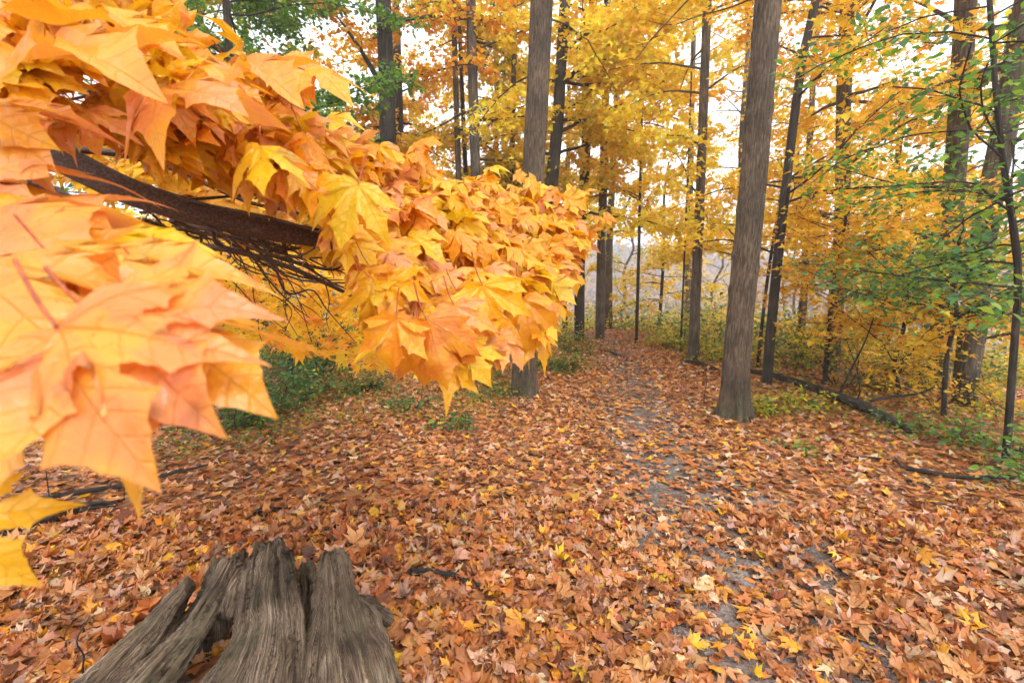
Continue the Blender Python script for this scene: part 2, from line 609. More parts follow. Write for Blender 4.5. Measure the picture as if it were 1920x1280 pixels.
def leaf_template(step=1, split=2, cup=0.1, droop=0.25, fold=0.06, wave=0.03, twist=0.0, seed=0, fine=False):
    g = np.random.default_rng(seed)
    ph = g.uniform(0, 6.28, 4)
    V, F = [], []
    asym = g.uniform(0.9, 1.1, 5)

    def deform(p, across):
        x, y = p
        r2 = x * x + (y - 0.25) ** 2
        ang = math.atan2(y, x)
        z = -droop * (max(y - 0.2, 0) ** 2) * 0.7 - cup * x * x * 1.6 + fold * across
        z += wave * math.sin(ang * 5 + ph[0]) * r2 * 2 + wave * math.sin(9 * x + ph[1]) * math.cos(8 * y + ph[2]) * 0.5
        z += twist * x * (y - 0.2)
        return (x, y, z)

    for sgn in (1, -1):
        for q, (edge, mid) in enumerate(zip(HALF, MID)):
            e = [np.array(p) * np.array([sgn, 1]) for p in edge]
            keep = list(range(0, len(e), step))
            if keep[-1] != len(e) - 1:
                keep.append(len(e) - 1)
            e = [e[i] for i in keep]
            if step == 1 and fine:
                e2 = [e[0]]
                for a0, b0 in zip(e[:-1], e[1:]):
                    mm = (a0 + b0) / 2
                    ax = np.array(mid) * np.array([sgn, 1]) * 0.72
                    e2 += [mm + (ax * np.dot(mm, ax) / np.dot(ax, ax) - mm) * 0.10, b0]
                e = e2
            mtip = np.array(mid) * np.array([sgn, 1])
            n_ = len(e) - 1
            rows = []
            for i in range(n_ + 1):
                t = i / n_
                a = mtip * (t ** 0.85)
                row = []
                for k_ in range(split + 1):
                    w = k_ / split
                    p = a * (1 - w) + e[i] * w
                    wd = np.linalg.norm(e[i] - a)
                    row.append(len(V))
                    V.append(deform(p, wd * w * (1 - 0.4 * w) * 2))
                rows.append(row)
            for i in range(n_):
                for k_ in range(split):
                    f = [rows[i][k_], rows[i][k_ + 1], rows[i + 1][k_ + 1], rows[i + 1][k_]]
                    flip = (q in (0, 2, 4)) != (sgn == 1)
                    if i == n_ - 1:
                        f = [f[0], f[1], f[2], f[2]]
                    if flip:
                        f = f[::-1]
                    a_, b_, c_, d_ = f
                    for t3 in ((a_, b_, c_), (a_, c_, d_)):
                        if len(set(t3)) == 3:
                            F.append(t3)
    V = np.array(V)
    F = np.array(F)
    # weld
    key = np.round(V, 5)
    _, idx, inv = np.unique(key, axis=0, return_index=True, return_inverse=True)
    inv = inv.ravel()
    V2 = V[idx]
    F2 = inv[F]
    F2 = F2[(F2[:, 0] != F2[:, 1]) & (F2[:, 1] != F2[:, 2]) & (F2[:, 0] != F2[:, 2])]
    nz_ = np.cross(V2[F2[:, 1]] - V2[F2[:, 0]], V2[F2[:, 2]] - V2[F2[:, 0]])[:, 2]
    F2[nz_ < 0] = F2[nz_ < 0][:, ::-1]
    return V2, F2


def star_template(curl=0.15, seed=0, fold=0.08):
    g = np.random.default_rng(seed)
    o = np.array([(0, -0.02), (0.42, 0.0), (0.24, 0.2), (0.58, 0.62), (0.14, 0.45), (0, 1.0), (-0.14, 0.45), (-0.58, 0.62), (-0.24, 0.2), (-0.42, 0.0)])
    o = o + g.normal(0, 0.04, o.shape)
    z = fold - curl * ((o[:, 0]) ** 2 + (o[:, 1] - 0.3) ** 2) * g.uniform(0.3, 1.7, len(o))
    V = np.vstack([[0, 0.3, 0], np.c_[o, z]])
    k = np.arange(10)
    F = np.stack([np.zeros(10, int), 1 + k, 1 + (k + 1) % 10], -1)
    return V, F


def oval_template(seed=0, w=0.34):
    V = np.array([(0, 0, 0), (w, 0.35, 0.07), (w * 0.75, 0.7, 0.03), (0, 1.0, -0.1), (-w * 0.75, 0.7, 0.03), (-w, 0.35, 0.07), (0, 0.5, -0.02)], float)
    k = np.arange(6)
    F = np.stack([np.full(6, 6), k, (k + 1) % 6], -1)
    return V, F


def kite_template(seed=0):
    g = np.random.default_rng(seed)
    V = np.array([(0, 0, 0), (0.46, 0.42, 0.10), (0, 1.0, -0.08), (-0.46, 0.42, 0.10)], float) + g.normal(0, 0.05, (4, 3))
    return V, np.array([(0, 1, 2), (0, 2, 3)])


STAR = [star_template(c, i, f) for i, (c, f) in enumerate([(0.15, 0.05), (0.5, 0.1), (-0.4, 0.0), (0.8, 0.15)])]
KITE = [kite_template(i) for i in range(3)]
TRI3 = []
for _i in range(3):
    _g = np.random.default_rng(_i)
    _v = np.array([(0, 0, 0), (0.52, 0.22, 0.10), (0.18, 0.42, 0.03), (0, 1.0, -0.10), (-0.18, 0.42, 0.03), (-0.52, 0.22, 0.10)], float) + _g.normal(0, 0.045, (6, 3))
    TRI3.append((_v, np.array([(0, 1, 2), (0, 2, 3), (0, 3, 4), (0, 4, 5)])))
OVAL = [oval_template(0), oval_template(1, 0.28)]


def axes_from(nv, tip):
    """leaf frames: Z = normal, Y = tip direction made square to it"""
    Z = nrm(nv)
    Y = nrm(tip - Z * np.sum(tip * Z, -1, keepdims=True))
    X = np.cross(Y, Z)
    return X, Y, Z


def scatter(name, templates, pos, nv, tip, size, cols, mat, parent=None, uv=False, smooth=False):
    n = len(pos)
    X, Y, Z = axes_from(nv, tip)
    which = rng.integers(0, len(templates), n)
    VV, FF, CC, UU = [], [], [], []
    off = 0
    for q, (tv, tf) in enumerate(templates):
        m_ = np.nonzero(which == q)[0]
        if not len(m_):
            continue
        c = size[m_][:, None, None]
        v = pos[m_][:, None] + c * (tv[None, :, 0:1] * X[m_][:, None] + tv[None, :, 1:2] * Y[m_][:, None] + tv[None, :, 2:3] * Z[m_][:, None])
        f = tf[None] + (np.arange(len(m_)) * len(tv))[:, None, None] + off
        VV.append(v.reshape(-1, 3))
        FF.append(f.reshape(-1, 3))
        CC.append(np.repeat(cols[m_], len(tv), 0))
        if uv:
            UU.append(np.tile(tv[:, :2], (len(m_), 1)))
        off += len(m_) * len(tv)
    V = np.vstack(VV)
    F = np.vstack(FF)
    me = bpy.data.meshes.new(name)
    me.vertices.add(len(V))
    me.vertices.foreach_set('co', V.astype(np.float32).ravel())
    me.loops.add(F.size)
    me.loops.foreach_set('vertex_index', F.astype(np.int32).ravel())
    me.polygons.add(len(F))
    me.polygons.foreach_set('loop_start', (np.arange(len(F)) * 3).astype(np.int32))
    me.polygons.foreach_set('use_smooth', np.full(len(F), smooth))
    me.update(calc_edges=True)
    a = me.attributes.new('col', 'FLOAT_COLOR', 'POINT')
    a.data.foreach_set('color', np.c_[np.vstack(CC), np.ones(len(V))].astype(np.float32).ravel())
    if uv:
        U = np.vstack(UU) * 0.5 + np.array([0.5, 0.2])
        U = np.vstack(UU)
        U = U * 1.0
        U = np.c_[U[:, 0] + 0.5, U[:, 1] + 0.2]
        lay = me.uv_layers.new(name='UVMap')
        lay.data.foreach_set('uv', U[F.ravel()].astype(np.float32).ravel())
    me.materials.append(mat)
    return put(name, me, parent)


def pick(pal, n, jit=0.12, g=None):
    g = g or rng
    p = np.array([c[:3] for c in pal], float)
    w = np.array([c[3] for c in pal], float)
    c = p[g.choice(len(p), n, p=w / w.sum())]
    c = c * g.uniform(1 - jit * 1.6, 1 + jit, (n, 1)) * g.uniform(1 - jit * 0.5, 1 + jit * 0.5, (n, 3))
    return np.clip(c, 0.001, 0.95)


PAL_YELLOW = [(0.95, 0.73, 0.05, 5), (0.94, 0.65, 0.04, 4), (0.92, 0.50, 0.03, 2), (0.80, 0.72, 0.08, 1.8)]
PAL_ORANGE = [(0.94, 0.61, 0.04, 5), (0.93, 0.52, 0.035, 4), (0.90, 0.40, 0.07, 1.6), (0.94, 0.69, 0.05, 3)]
PAL_RUST = [(0.86, 0.40, 0.03, 3), (0.72, 0.27, 0.03, 2.5), (0.90, 0.52, 0.04, 3)]
PAL_YGREEN = [(0.62, 0.54, 0.04, 3), (0.38, 0.44, 0.04, 3), (0.85, 0.55, 0.03, 2), (0.18, 0.27, 0.04, 1)]
PAL_GREEN = [(0.07, 0.16, 0.04, 4), (0.10, 0.22, 0.05, 3), (0.20, 0.32, 0.045, 1.5), (0.05, 0.12, 0.055, 2)]
PAL_BRIGHTGREEN = [(0.17, 0.34, 0.04, 4), (0.12, 0.25, 0.045, 3), (0.32, 0.44, 0.05, 2), (0.09, 0.19, 0.08, 1.5)]
PAL_TEAL = [(0.12, 0.28, 0.11, 4), (0.18, 0.36, 0.12, 3), (0.26, 0.44, 0.06, 2), (0.55, 0.50, 0.05, 0.5)]
PAL_MIXGREEN = [(0.08, 0.16, 0.03, 4), (0.20, 0.26, 0.035, 3), (0.50, 0.38, 0.03, 1), (0.6, 0.28, 0.03, 0.6)]
PAL_LITTER = [(0.46, 0.150, 0.036, 7), (0.55, 0.205, 0.048, 7), (0.31, 0.092, 0.028, 4), (0.60, 0.29, 0.11, 5), (0.56, 0.31, 0.20, 3),
              (0.70, 0.47, 0.28, 1.8), (0.72, 0.32, 0.02, 2.0), (0.82, 0.50, 0.02, 0.6), (0.17, 0.06, 0.028, 2.5)]



def near_view(P, m=1.3):
    """what the lens, or a lens a step aside, could see"""
    q = P - CAM
    d = q @ FW
    return (d > 0.15) & (np.abs(q @ RT) < d * 1.125 * m + 1.0) & (q @ UP < d * 0.75 * m + 0.5)


# ------------------------------------------------------------------ leaf litter
def patch_noise(x, y):
    return (np.sin(2.3 * x + 1.7 * np.sin(1.1 * y)) + np.sin(3.1 * y + 1.3 * np.sin(1.9 * x + 2)) + 0.8 * np.sin(5.3 * x - 4.1 * y) + 0.6 * np.sin(9.1 * y + 7.3 * x)) / 3.4


def litter_points(y0, y1, dens, xlim):
    n = int((xlim[1] - xlim[0]) * (y1 - y0) * dens)
    x = rng.uniform(*xlim, n)
    y = rng.uniform(y0, y1, n)
    ok = np.abs(x) < 1.28 * y + 1.2
    dp = np.abs(x - path_x(y)) / 0.46
    thin = np.where(dp < 1.25, np.clip(0.60 + 0.55 * (dp - 0.5) + 0.85 * patch_noise(x * 2.1 + 3, y * 1.25) + 0.03 * np.minimum(y, 8) - 0.16 * (y < 3.0), 0.26, 1), 1.0)
    ok &= rng.uniform(0, 1, n) < thin
    return x[ok], y[ok]


def litter_frame(x, y, size, tilt, lift):
    n = len(x)
    pos = np.stack([x, y, H(x, y) + 0.006 + rng.uniform(0, 1, n) ** 1.6 * lift + 0.012 * (np.abs(x - path_x(y)) < 0.6)], -1)
    on = np.exp(-((x - path_x(y)) / 0.45) ** 2)
    tl = tilt * (1 - 0.6 * on)
    nv = np.stack([rng.normal(0, 1, n) * tl, rng.normal(0, 1, n) * tl, np.ones(n)], -1)
    a = rng.uniform(0, 2 * math.pi, n)
    tip = np.stack([np.cos(a), np.sin(a), np.zeros(n)], -1)
    pos = pos - tip * (size * 0.4)[:, None]
    return pos, nv, tip


NEARL = [leaf_template(step=2, split=1, cup=c, droop=d, fold=f, wave=w, twist=t, seed=i)
         for i, (c, d, f, w, t) in enumerate([(0.3, 0.3, 0.1, 0.08, 0.1), (-0.5, -0.4, 0.05, 0.1, 0.3), (0.9, 0.1, 0.3, 0.06, -0.3), (-0.2, 0.8, 0.5, 0.1, 0.2), (1.4, 0.6, 0.1, 0.12, 0.5), (-1.2, -0.2, -0.2, 0.08, -0.4)])]

x, y = litter_points(1.1, 3.2, 680, (-5.2, 5.2))
keep = ((x + 0.98) / 0.36) ** 2 + ((y - 1.62) / 0.42) ** 2 > 1
x, y = x[keep], y[keep]
size = np.clip(rng.lognormal(math.log(0.050), 0.34, len(x)), 0.02, 0.098)
pos, nv, tip = litter_frame(x, y, size, 0.24, 0.028)
cols = pick(PAL_LITTER, len(x), 0.2)
dist = np.linalg.norm(pos - CAM, axis=1)
top = pos[:, 2] - H(x, y)
qq = pos - CAM
uu = 960 + FPX * (qq @ RT) / (qq @ FW)
vv = 640 - FPX * (qq @ UP) / (qq @ FW)
cand = np.nonzero((uu > 10) & (uu < 1910) & (vv < 1270) & ~((uu > 180) & (uu < 740) & (vv > 1000)))[0]
score = size[cand] / dist[cand] + 0.4 * top[cand]
single = cand[np.argsort(-score)[:290]]
mask = np.ones(len(x), bool)
mask[single] = False
tag(scatter('fallen_leaves', NEARL, pos[mask], nv[mask], tip[mask], size[mask], cols[mask], M['litter'], smooth=True), 'thick carpet of rust brown fallen maple leaves', 'leaf litter', kind='stuff')


def leaf_mesh(name, tv, tf, mat):
    me = bpy.data.meshes.new(name)
    me.from_pydata([tuple(p) for p in tv], [], [tuple(int(q) for q in f) for f in tf])
    lay = me.uv_layers.new(name='UVMap')
    idx = np.zeros(len(me.loops), np.int32)
    me.loops.foreach_get('vertex_index', idx)
    lay.data.foreach_set('uv', np.c_[tv[:, 0] + 0.5, tv[:, 1] + 0.2][idx].astype(np.float32).ravel())
    me.polygons.foreach_set('use_smooth', np.ones(len(me.polygons), bool))
    me.materials.append(mat)
    return me


def leaf_objects(name, meshes, pos, nv, tip, size, cols, parent):
    X, Y, Z = axes_from(nv, tip)
    for i in range(len(pos)):
        o = bpy.data.objects.new(name, meshes[i % len(meshes)])
        s_ = size[i]
        o.color = (*[float(c) for c in cols[i]], 1)
        o.parent = parent
        pl = np.array(parent.location)
        o.matrix_local = Matrix(((X[i][0] * s_, Y[i][0] * s_, Z[i][0] * s_, pos[i][0] - pl[0]),
                                 (X[i][1] * s_, Y[i][1] * s_, Z[i][1] * s_, pos[i][1] - pl[1]),
                                 (X[i][2] * s_, Y[i][2] * s_, Z[i][2] * s_, pos[i][2] - pl[2]), (0, 0, 0, 1)))
        col.objects.link(o)


near_meshes = [leaf_mesh('fallen_leaf', tv, tf, M['litter_obj']) for tv, tf in
               [leaf_template(step=1, split=1, cup=c, droop=d, fold=f, wave=w, twist=t, seed=20 + i) for i, (c, d, f, w, t) in
                enumerate([(0.3, 0.3, 0.1, 0.08, 0.1), (-0.5, -0.4, 0.05, 0.1, 0.3), (0.6, 0.1, 0.3, 0.06, -0.3), (-0.2, 0.6, 0.4, 0.1, 0.2), (0.8, 0.5, 0.1, 0.1, 0.4)])]]
leaf_objects('leaf', near_meshes, pos[single] + np.array([0, 0, 0.006]), nv[single], tip[single], size[single] * 1.05, cols[single], ground)

x, y = litter_points(1.1, 3.2, 480, (-5.2, 5.2))
keep = ((x + 0.98) / 0.36) ** 2 + ((y - 1.62) / 0.42) ** 2 > 1
x, y = x[keep], y[keep]
size = np.clip(rng.lognormal(math.log(0.052), 0.35, len(x)), 0.02, 0.1)
pos, nv, tip = litter_frame(x, y, size, 0.32, 0.018)
tag(scatter('fallen_leaves', STAR, pos, nv, tip, size, pick(PAL_LITTER, len(x), 0.2), M['litter']), 'small crushed leaves under the near leaf carpet', 'leaf litter', kind='stuff')
x, y = litter_points(3.1, 8.5, 560, (-9, 10))
size = np.clip(rng.lognormal(math.log(0.066), 0.28, len(x)), 0.03, 0.11)
pos, nv, tip = litter_frame(x, y, size, 0.34, 0.03)
tag(scatter('fallen_leaves', STAR[:1] + TRI3 + TRI3, pos, nv, tip, size, pick(PAL_LITTER, len(x), 0.2), M['litter']), 'fallen leaves further along the forest floor', 'leaf litter', kind='stuff')
x, y = litter_points(8.3, 22.0, 300, (-8, 13))
size = rng.uniform(0.055, 0.10, len(x))
pos, nv, tip = litter_frame(x, y, size, 0.45, 0.04)
tag(scatter('fallen_leaves', KITE, pos, nv, tip, size, pick(PAL_LITTER, len(x), 0.2), M['litter']), 'distant fallen leaves on the path up to the crest', 'leaf litter', kind='stuff')


# ------------------------------------------------------------------ trees
def bark_disp(amp, seed, flare=0.0, lobes=5):
    g = np.random.default_rng(seed)
    ph = g.uniform(0, 6.28, 8)
    ks = g.integers(11, 26, 4) if not flare else g.integers(20, 46, 4)
    knots = [(g.uniform(0, 6.28), g.uniform(0.8, 5.0)) for _ in range(22)]

    def f(A, L, r):
        z = np.zeros_like(A)
        for q in range(4):
            z += np.sin(A * ks[q] + ph[q] + 0.9 * np.sin(L * (1.3 + q * 0.6) + ph[q + 4])) * (0.5 + 0.5 * np.sin(L * (3.1 + q) + ph[q]))
        z = amp * z / 2.2
        z += 0.03 * r * np.sin(2 * A + L * 0.8 + ph[1]) + 0.02 * r * np.sin(3 * A - L * 1.7 + ph[2])
        if flare:
            for (ka, kl) in knots:
                dd = ((np.mod(A - ka + math.pi, 2 * math.pi) - math.pi) * r / 0.035) ** 2 + ((L - kl) / 0.05) ** 2
                z += 0.022 * np.exp(-dd) - 0.018 * np.exp(-dd * 6)
            e = np.exp(-L / 0.20)
            z += flare * e * (0.55 + 0.45 * np.cos(lobes * A + ph[3] + 0.5 * np.sin(2 * A)))
            z += 0.25 * flare * np.exp(-L / 0.6)
        return z

    return f


def limb_poly(p, d, length, up, g, n=9, wob=0.12):
    P = [np.array(p, float)]
    d = nrm(d)
    for i in range(n):
        d = nrm(d + g.normal(0, wob, 3) + np.array([0, 0, up / n]))
        P.append(P[-1] + d * length / n)
    return np.array(P)


class Leaves:
    def __init__(s):
        s.p, s.n, s.t, s.s = [], [], [], []

    def twig(s, P, g, count, spread, size, flat=0.5, droop=0.35):
        """leaves in a flat layer along a twig"""
        t = g.uniform(0.05, 1.0, count)
        k = t * (len(P) - 1)
        i = np.minimum(k.astype(int), len(P) - 2)
        w = (k - i)[:, None]
        p = P[i] * (1 - w) + P[i + 1] * w
        d = nrm(P[-1] - P[0])
        side = nrm(np.cross(d, [0, 0, 1.0]))
        sg = g.choice([-1, 1], count)[:, None]
        out = sg * side * g.uniform(0.1, 1, (count, 1)) + d * g.uniform(-0.1, 0.9, (count, 1)) + g.normal(0, 0.15, (count, 3))
        p = p + out * spread * g.uniform(0.1, 1, (count, 1)) + np.array([0, 0, 1]) * g.normal(0, 0.32 * spread, (count, 1))
        nv = np.array([0, 0, 1.0]) + g.normal(0, flat, (count, 3))
        tip = out + np.array([0, 0, -droop]) + g.normal(0, 0.25, (count, 3))
        s.p.append(p)
        s.n.append(nv)
        s.t.append(tip)
        s.s.append(np.clip(g.lognormal(-0.05, 0.28, count), 0.45, 1.6) * size)

    def arrays(s):
        return np.vstack(s.p), np.vstack(s.n), np.vstack(s.t), np.concatenate(s.s)


def grow_limb(mbl, leaves, P, r0, g, leaf, per_twig, twig_len, spacing, size, twigs=True, r1=0.006, start=0.2):
    """one limb with side twigs; leaves in layers on the twigs"""
    n = max(10, len(P))
    Q = catmull(P, n)
    mbl.tube(Q, np.linspace(r0, r1, n) ** 1.0, 6 if r0 < 0.05 else 8)
    L = np.linalg.norm(np.diff(Q, axis=0), axis=1).sum()
    m = max(3, int(L * (1 - start) / spacing))
    sg = 1
    for t in np.linspace(start, 1.0, m):
        k = t * (n - 1)
        i = min(int(k), n - 2)
        p = lerp(Q[i], Q[i + 1], k - i)
        d = nrm(Q[i + 1] - Q[i])
        side = nrm(np.cross(d, [0, 0, 1.0])) * sg
        sg = -sg
        ln = twig_len * g.uniform(0.55, 1.2) * (1 - 0.45 * t)
        T = limb_poly(p, d * g.uniform(0.4, 1.0) + side * g.uniform(0.5, 1.1) + np.array([0, 0, g.normal(0.05, 0.25)]), ln, g.normal(-0.1, 0.3), g, 4, 0.16)
        if twigs:
            mbl.tube(T, np.linspace(max(0.004, r0 * 0.18), 0.002, len(T)), 3, cap=False)
        if per_twig:
            leaves.twig(T, g, max(2, int(per_twig * g.uniform(0.5, 1.4))), 0.22 + 0.12 * ln, size)


def tree(name, label, pts, r0, r1, bark, pal, seed, n_limbs=10, h=(2.5, 9), limb_len=(2.0, 3.6), up=0.5, per_twig=16, twig_len=0.9,
         spacing=0.3, size=0.10, custom=(), flare=0.0, rows=None, sides=None, amp=0.004, group=None, tmpl=None, sector=None, twigs=True, cat='tree', crown_top=True, limb_r=0.3, m=1.22):
    g = np.random.default_rng(seed)
    pts = np.asarray(pts, float)
    if pts[0][1] > 9.3 and tmpl is None:
        tmpl, per_twig, size = KITE, per_twig * 2.5, size * 1.1
    elif tmpl is None and pts[0][1] > 6.3:
        tmpl, per_twig, size = TRI3, per_twig * 2.4, size * 1.12
    else:
        per_twig *= 1.6
    root = empty(name, pts[0])
    tag(root, label, cat, group)
    Lt = np.linalg.norm(np.diff(pts, axis=0), axis=1).sum()
    rows = rows or int(max(14, Lt / 0.35))
    P = catmull(pts, rows)
    if flare:   # more rows low down
        tt = np.linspace(0, 1, rows) ** 1.8
        Pd = catmull(pts, 400)
        P = np.stack([np.interp(tt, np.linspace(0, 1, 400), Pd[:, k_]) for k_ in range(3)], -1)
    Ls = np.concatenate([[0], np.cumsum(np.linalg.norm(np.diff(P, axis=0), axis=1))])
    P[0, 2] -= 0.12
    mbt = MB()
    mbt.tube(P, lerp(r0, r1, (Ls / Ls[-1])), sides or (28 if r0 > 0.1 else 12), bark_disp(amp, seed, flare))
    mbt.build('trunk', bark, root)
    lv = Leaves()
    hz = P[:, 2] - P[0, 2]
    for pl, rr in custom:
        mbl = MB()
        grow_limb(mbl, lv, np.asarray(pl), rr, g, None, per_twig, twig_len, spacing, size, twigs, start=0.15)
        mbl.build('limb', bark, root)
    for i in range(n_limbs):
        hh = g.uniform(*h)
        p = np.array([np.interp(hh, hz, P[:, k_]) for k_ in range(3)])
        if sector:
            az = R(g.uniform(*sector))
        else:
            az = i * 2.4 + g.uniform(-0.5, 0.5)
        ln = g.uniform(*limb_len)
        d = np.array([math.sin(az), math.cos(az), g.uniform(0.1, 0.7)])
        pl = limb_poly(p, d, ln, -up * g.uniform(0.3, 1.2), g, 9, 0.10)
        if not near_view(pl, m + 0.1).any():
            continue
        mbl = MB()
        rr = lerp(r0, r1, min(1, hh / max(hz[-1], 0.1))) * limb_r
        grow_limb(mbl, lv, pl, max(0.008, min(rr, 0.05)), g, None, per_twig, twig_len, spacing, size, twigs)
        mbl.build('limb', bark, root)
    if lv.p:
        p, nv, tip, sz = lv.arrays()
        ok = near_view(p, m) & (p[:, 2] > H(p[:, 0], p[:, 1]) + 0.1)
        if ok.any():
            cr = scatter('crown', tmpl or STAR[:3], p[ok], nv[ok], tip[ok], sz[ok], pick(pal, int(ok.sum()), 0.14, g), M['leaf'], root)
            tag(cr, kind='stuff')
    return root


def px_trunk(pix, top=13.0, y=None, base=None):
    """trunk centre line through photo pixels, standing on the ground at the first one, kept at that distance"""
    b = ground_at(*pix[0]) if base is None else np.array(base, float)
    y = b[1] if y is None else y
    if base is None and y != b[1]:
        b = at_y(pix[0][0], pix[0][1], y)
        b[2] = H(b[0], b[1])
    P = [b] + [at_y(u, v, y) for u, v in pix[1:]]
    d = nrm(P[-1] - P[-2])
    while P[-1][2] < top:
        P.append(P[-1] + d * 2.0)
    return P


def px_limb(pix, y0, y1):
    ys = np.linspace(y0, y1, len(pix))
    return [at_y(u, v, yy) for (u, v), yy in zip(pix, ys)]


def onground(u, y):
    """point on the ground below photo column u at distance y"""
    x = (u - 960.0) / FPX * (y * math.cos(PITCH) + 0.16)
    return np.array([x, y, float(H(x, y))])


A = px_trunk([(982, 742), (984, 640), (1000, 330), (1016, 0)], 9)
tree('maple_tree', 'thick grey trunk left of the path, standing half behind the orange maple leaves', A, 0.178, 0.142, M['bark'], PAL_YELLOW, 11,
     n_limbs=7, h=(4.2, 8), limb_len=(1.6, 3), sector=(-80, 60), limb_r=0.10, flare=0.11, rows=260, sides=150, amp=0.0065, per_twig=10, group='large trunks beside the path')
B = px_trunk([(1377, 782), (1384, 640), (1408, 380), (1441, 0)], 9)
tree('maple_tree', 'thick brown trunk with flared mossy base at the right edge of the path', B, 0.150, 0.122, M['bark'], PAL_ORANGE, 12,
     n_limbs=5, h=(4.6, 8), limb_len=(1.5, 2.6), sector=(-60, 80), limb_r=0.10, flare=0.15, rows=260, sides=150, amp=0.0065, per_twig=8, group='large trunks beside the path')

C_ = px_trunk([(1012, 640), (1035, 340), (1046, 220), (1056, 60)], 12, y=12.5)
yc = 12.5
tree('maple_tree', 'dark trunk close behind the thick grey one, its long bare limbs reaching right', C_, 0.19, 0.12, M['bark_dark'], PAL_YELLOW, 13, sector=(-70, 125), n_limbs=22, h=(3.2, 11), limb_len=(2.4, 4.6),
     per_twig=30, size=0.115, spacing=0.24,
     custom=[(px_limb([(1044, 250), (1090, 228), (1140, 206), (1200, 180), (1262, 142)], yc, yc - 0.8), 0.055),
             (px_limb([(1050, 150), (1100, 125), (1162, 101), (1230, 70), (1290, 30)], yc, yc - 1.5), 0.05),
             (px_limb([(1052, 40), (1084, 64), (1125, 60), (1162, 41), (1207, 0)], yc, yc - 2.0), 0.045)], group='yellow maples behind the path')
D1 = px_trunk([(905, 640), (891, 300), (883, 0)], 12, y=12.0)
tree('maple_tree', 'straight slender dark trunk, tallest of the cluster left of the thick grey trunk', D1, 0.135, 0.11, M['bark_mid'], PAL_YELLOW, 14, sector=(-85, 85), n_limbs=18, h=(3.2, 11), limb_len=(2.0, 3.6),
     per_twig=26, size=0.11, spacing=0.26, custom=[(px_limb([(898, 214), (925, 190), (955, 175), (1000, 150)], 12, 12.4), 0.035), (px_limb([(904, 274), (935, 256), (980, 250)], 12, 12.4), 0.03),
                                      (px_limb([(890, 78), (905, 52), (940, 40), (985, 36)], 12, 12.4), 0.03)], group='yellow maples behind the path')
D2 = px_trunk([(872, 640), (859, 300), (850, 0)], 12, y=12.6)
tree('maple_tree', 'thin pole-like trunk just left of the straight slender dark trunk', D2, 0.085, 0.07, M['bark_mid'], PAL_YGREEN, 15, sector=(-85, 85), n_limbs=10, h=(3.0, 10), limb_len=(1.5, 2.8), per_twig=24, group='yellow maples behind the path')
D2b = px_trunk([(890, 640), (872, 300), (862, 60)], 12, y=13.6)
tree('maple_tree', 'thin dark trunk squeezed between the pole-like trunk and the straight slender one', D2b, 0.075, 0.05, M['bark_dark'], PAL_ORANGE, 16, sector=(-85, 85), n_limbs=8, h=(3.0, 11), limb_len=(1.5, 2.8), per_twig=24, group='yellow maples behind the path')
D3 = px_trunk([(958, 640), (961, 300), (966, 0)], 12, y=13.0)
tree('maple_tree', 'thin grey trunk just left of the thick grey trunk, seen above the orange leaves', D3, 0.08, 0.06, M['bark_mid'], PAL_YELLOW, 17, sector=(-85, 85), n_limbs=12, h=(3.0, 11), limb_len=(1.6, 3.0), per_twig=26, group='yellow maples behind the path')
D4 = px_trunk([(735, 640), (727, 220), (718, 0)], 12, y=11.5)
tree('maple_tree', 'dark trunk with rusty leaves at upper left, one limb slanting up to the left', D4, 0.21, 0.17, M['bark_dark'], PAL_RUST, 18, sector=(-95, 95), n_limbs=14, h=(5.0, 11), limb_len=(1.8, 3.6),
     per_twig=22, size=0.11, custom=[(px_limb([(712, 155), (680, 100), (650, 55), (615, 10)], 11.5, 11.2), 0.07)], group='yellow maples behind the path')
D5 = px_trunk([(760, 640), (748, 200), (742, 0)], 12, y=15)
tree('maple_tree', 'dim thin trunk right behind the dark rusty-leaved trunk at upper left', D5, 0.16, 0.10, M['bark_dark'], PAL_ORANGE, 19, sector=(-85, 85), n_limbs=16, h=(3.5, 12), limb_len=(2, 3.4), per_twig=24, size=0.12, group='yellow maples behind the path')
E = px_trunk([(1125, 636), (1127, 480), (1132, 330), (1136, 140)], 12)
tree('maple_tree', 'dark trunk at the left verge where the path reaches its crest', E, 0.165, 0.11, M['bark_mid'], PAL_YELLOW, 20, n_limbs=13, h=(2.8, 11), limb_len=(2.0, 4.0), per_twig=26, size=0.115, group='trunks along the far path')
E2 = px_trunk([(1086, 640), (1088, 480), (1096, 330), (1105, 150)], 12)
tree('maple_tree', 'dark trunk on the bank, just right of the drooping orange leaves', E2, 0.165, 0.10, M['bark_dark'], PAL_ORANGE, 21, n_limbs=5, h=(3.0, 11), limb_len=(1.8, 3.4), per_twig=24, size=0.115, group='trunks along the far path')
E3 = px_trunk([(1141, 622), (1142, 480), (1150, 300), (1158, 150)], 13, y=20)
tree('maple_tree', 'hazy trunk right behind the dark one at the crest of the path', E3, 0.17, 0.10, M['bark_mid'], PAL_YELLOW, 22, n_limbs=9, h=(3.5, 13), limb_len=(2.0, 4.0), per_twig=22, size=0.13, group='trunks along the far path')
F_ = px_trunk([(1193, 643), (1196, 540), (1199, 420), (1204, 180)], 9)
tree('young_tree', 'pencil-thin sapling standing alone on the right verge of the far path', F_, 0.058, 0.03, M['bark_dark'], PAL_ORANGE, 23, n_limbs=10, h=(3.6, 9), limb_len=(1.2, 2.6), per_twig=22, size=0.12, group='trunks along the far path')
G_ = px_trunk([(1299, 676), (1306, 520), (1316, 280), (1323, 90)], 11)
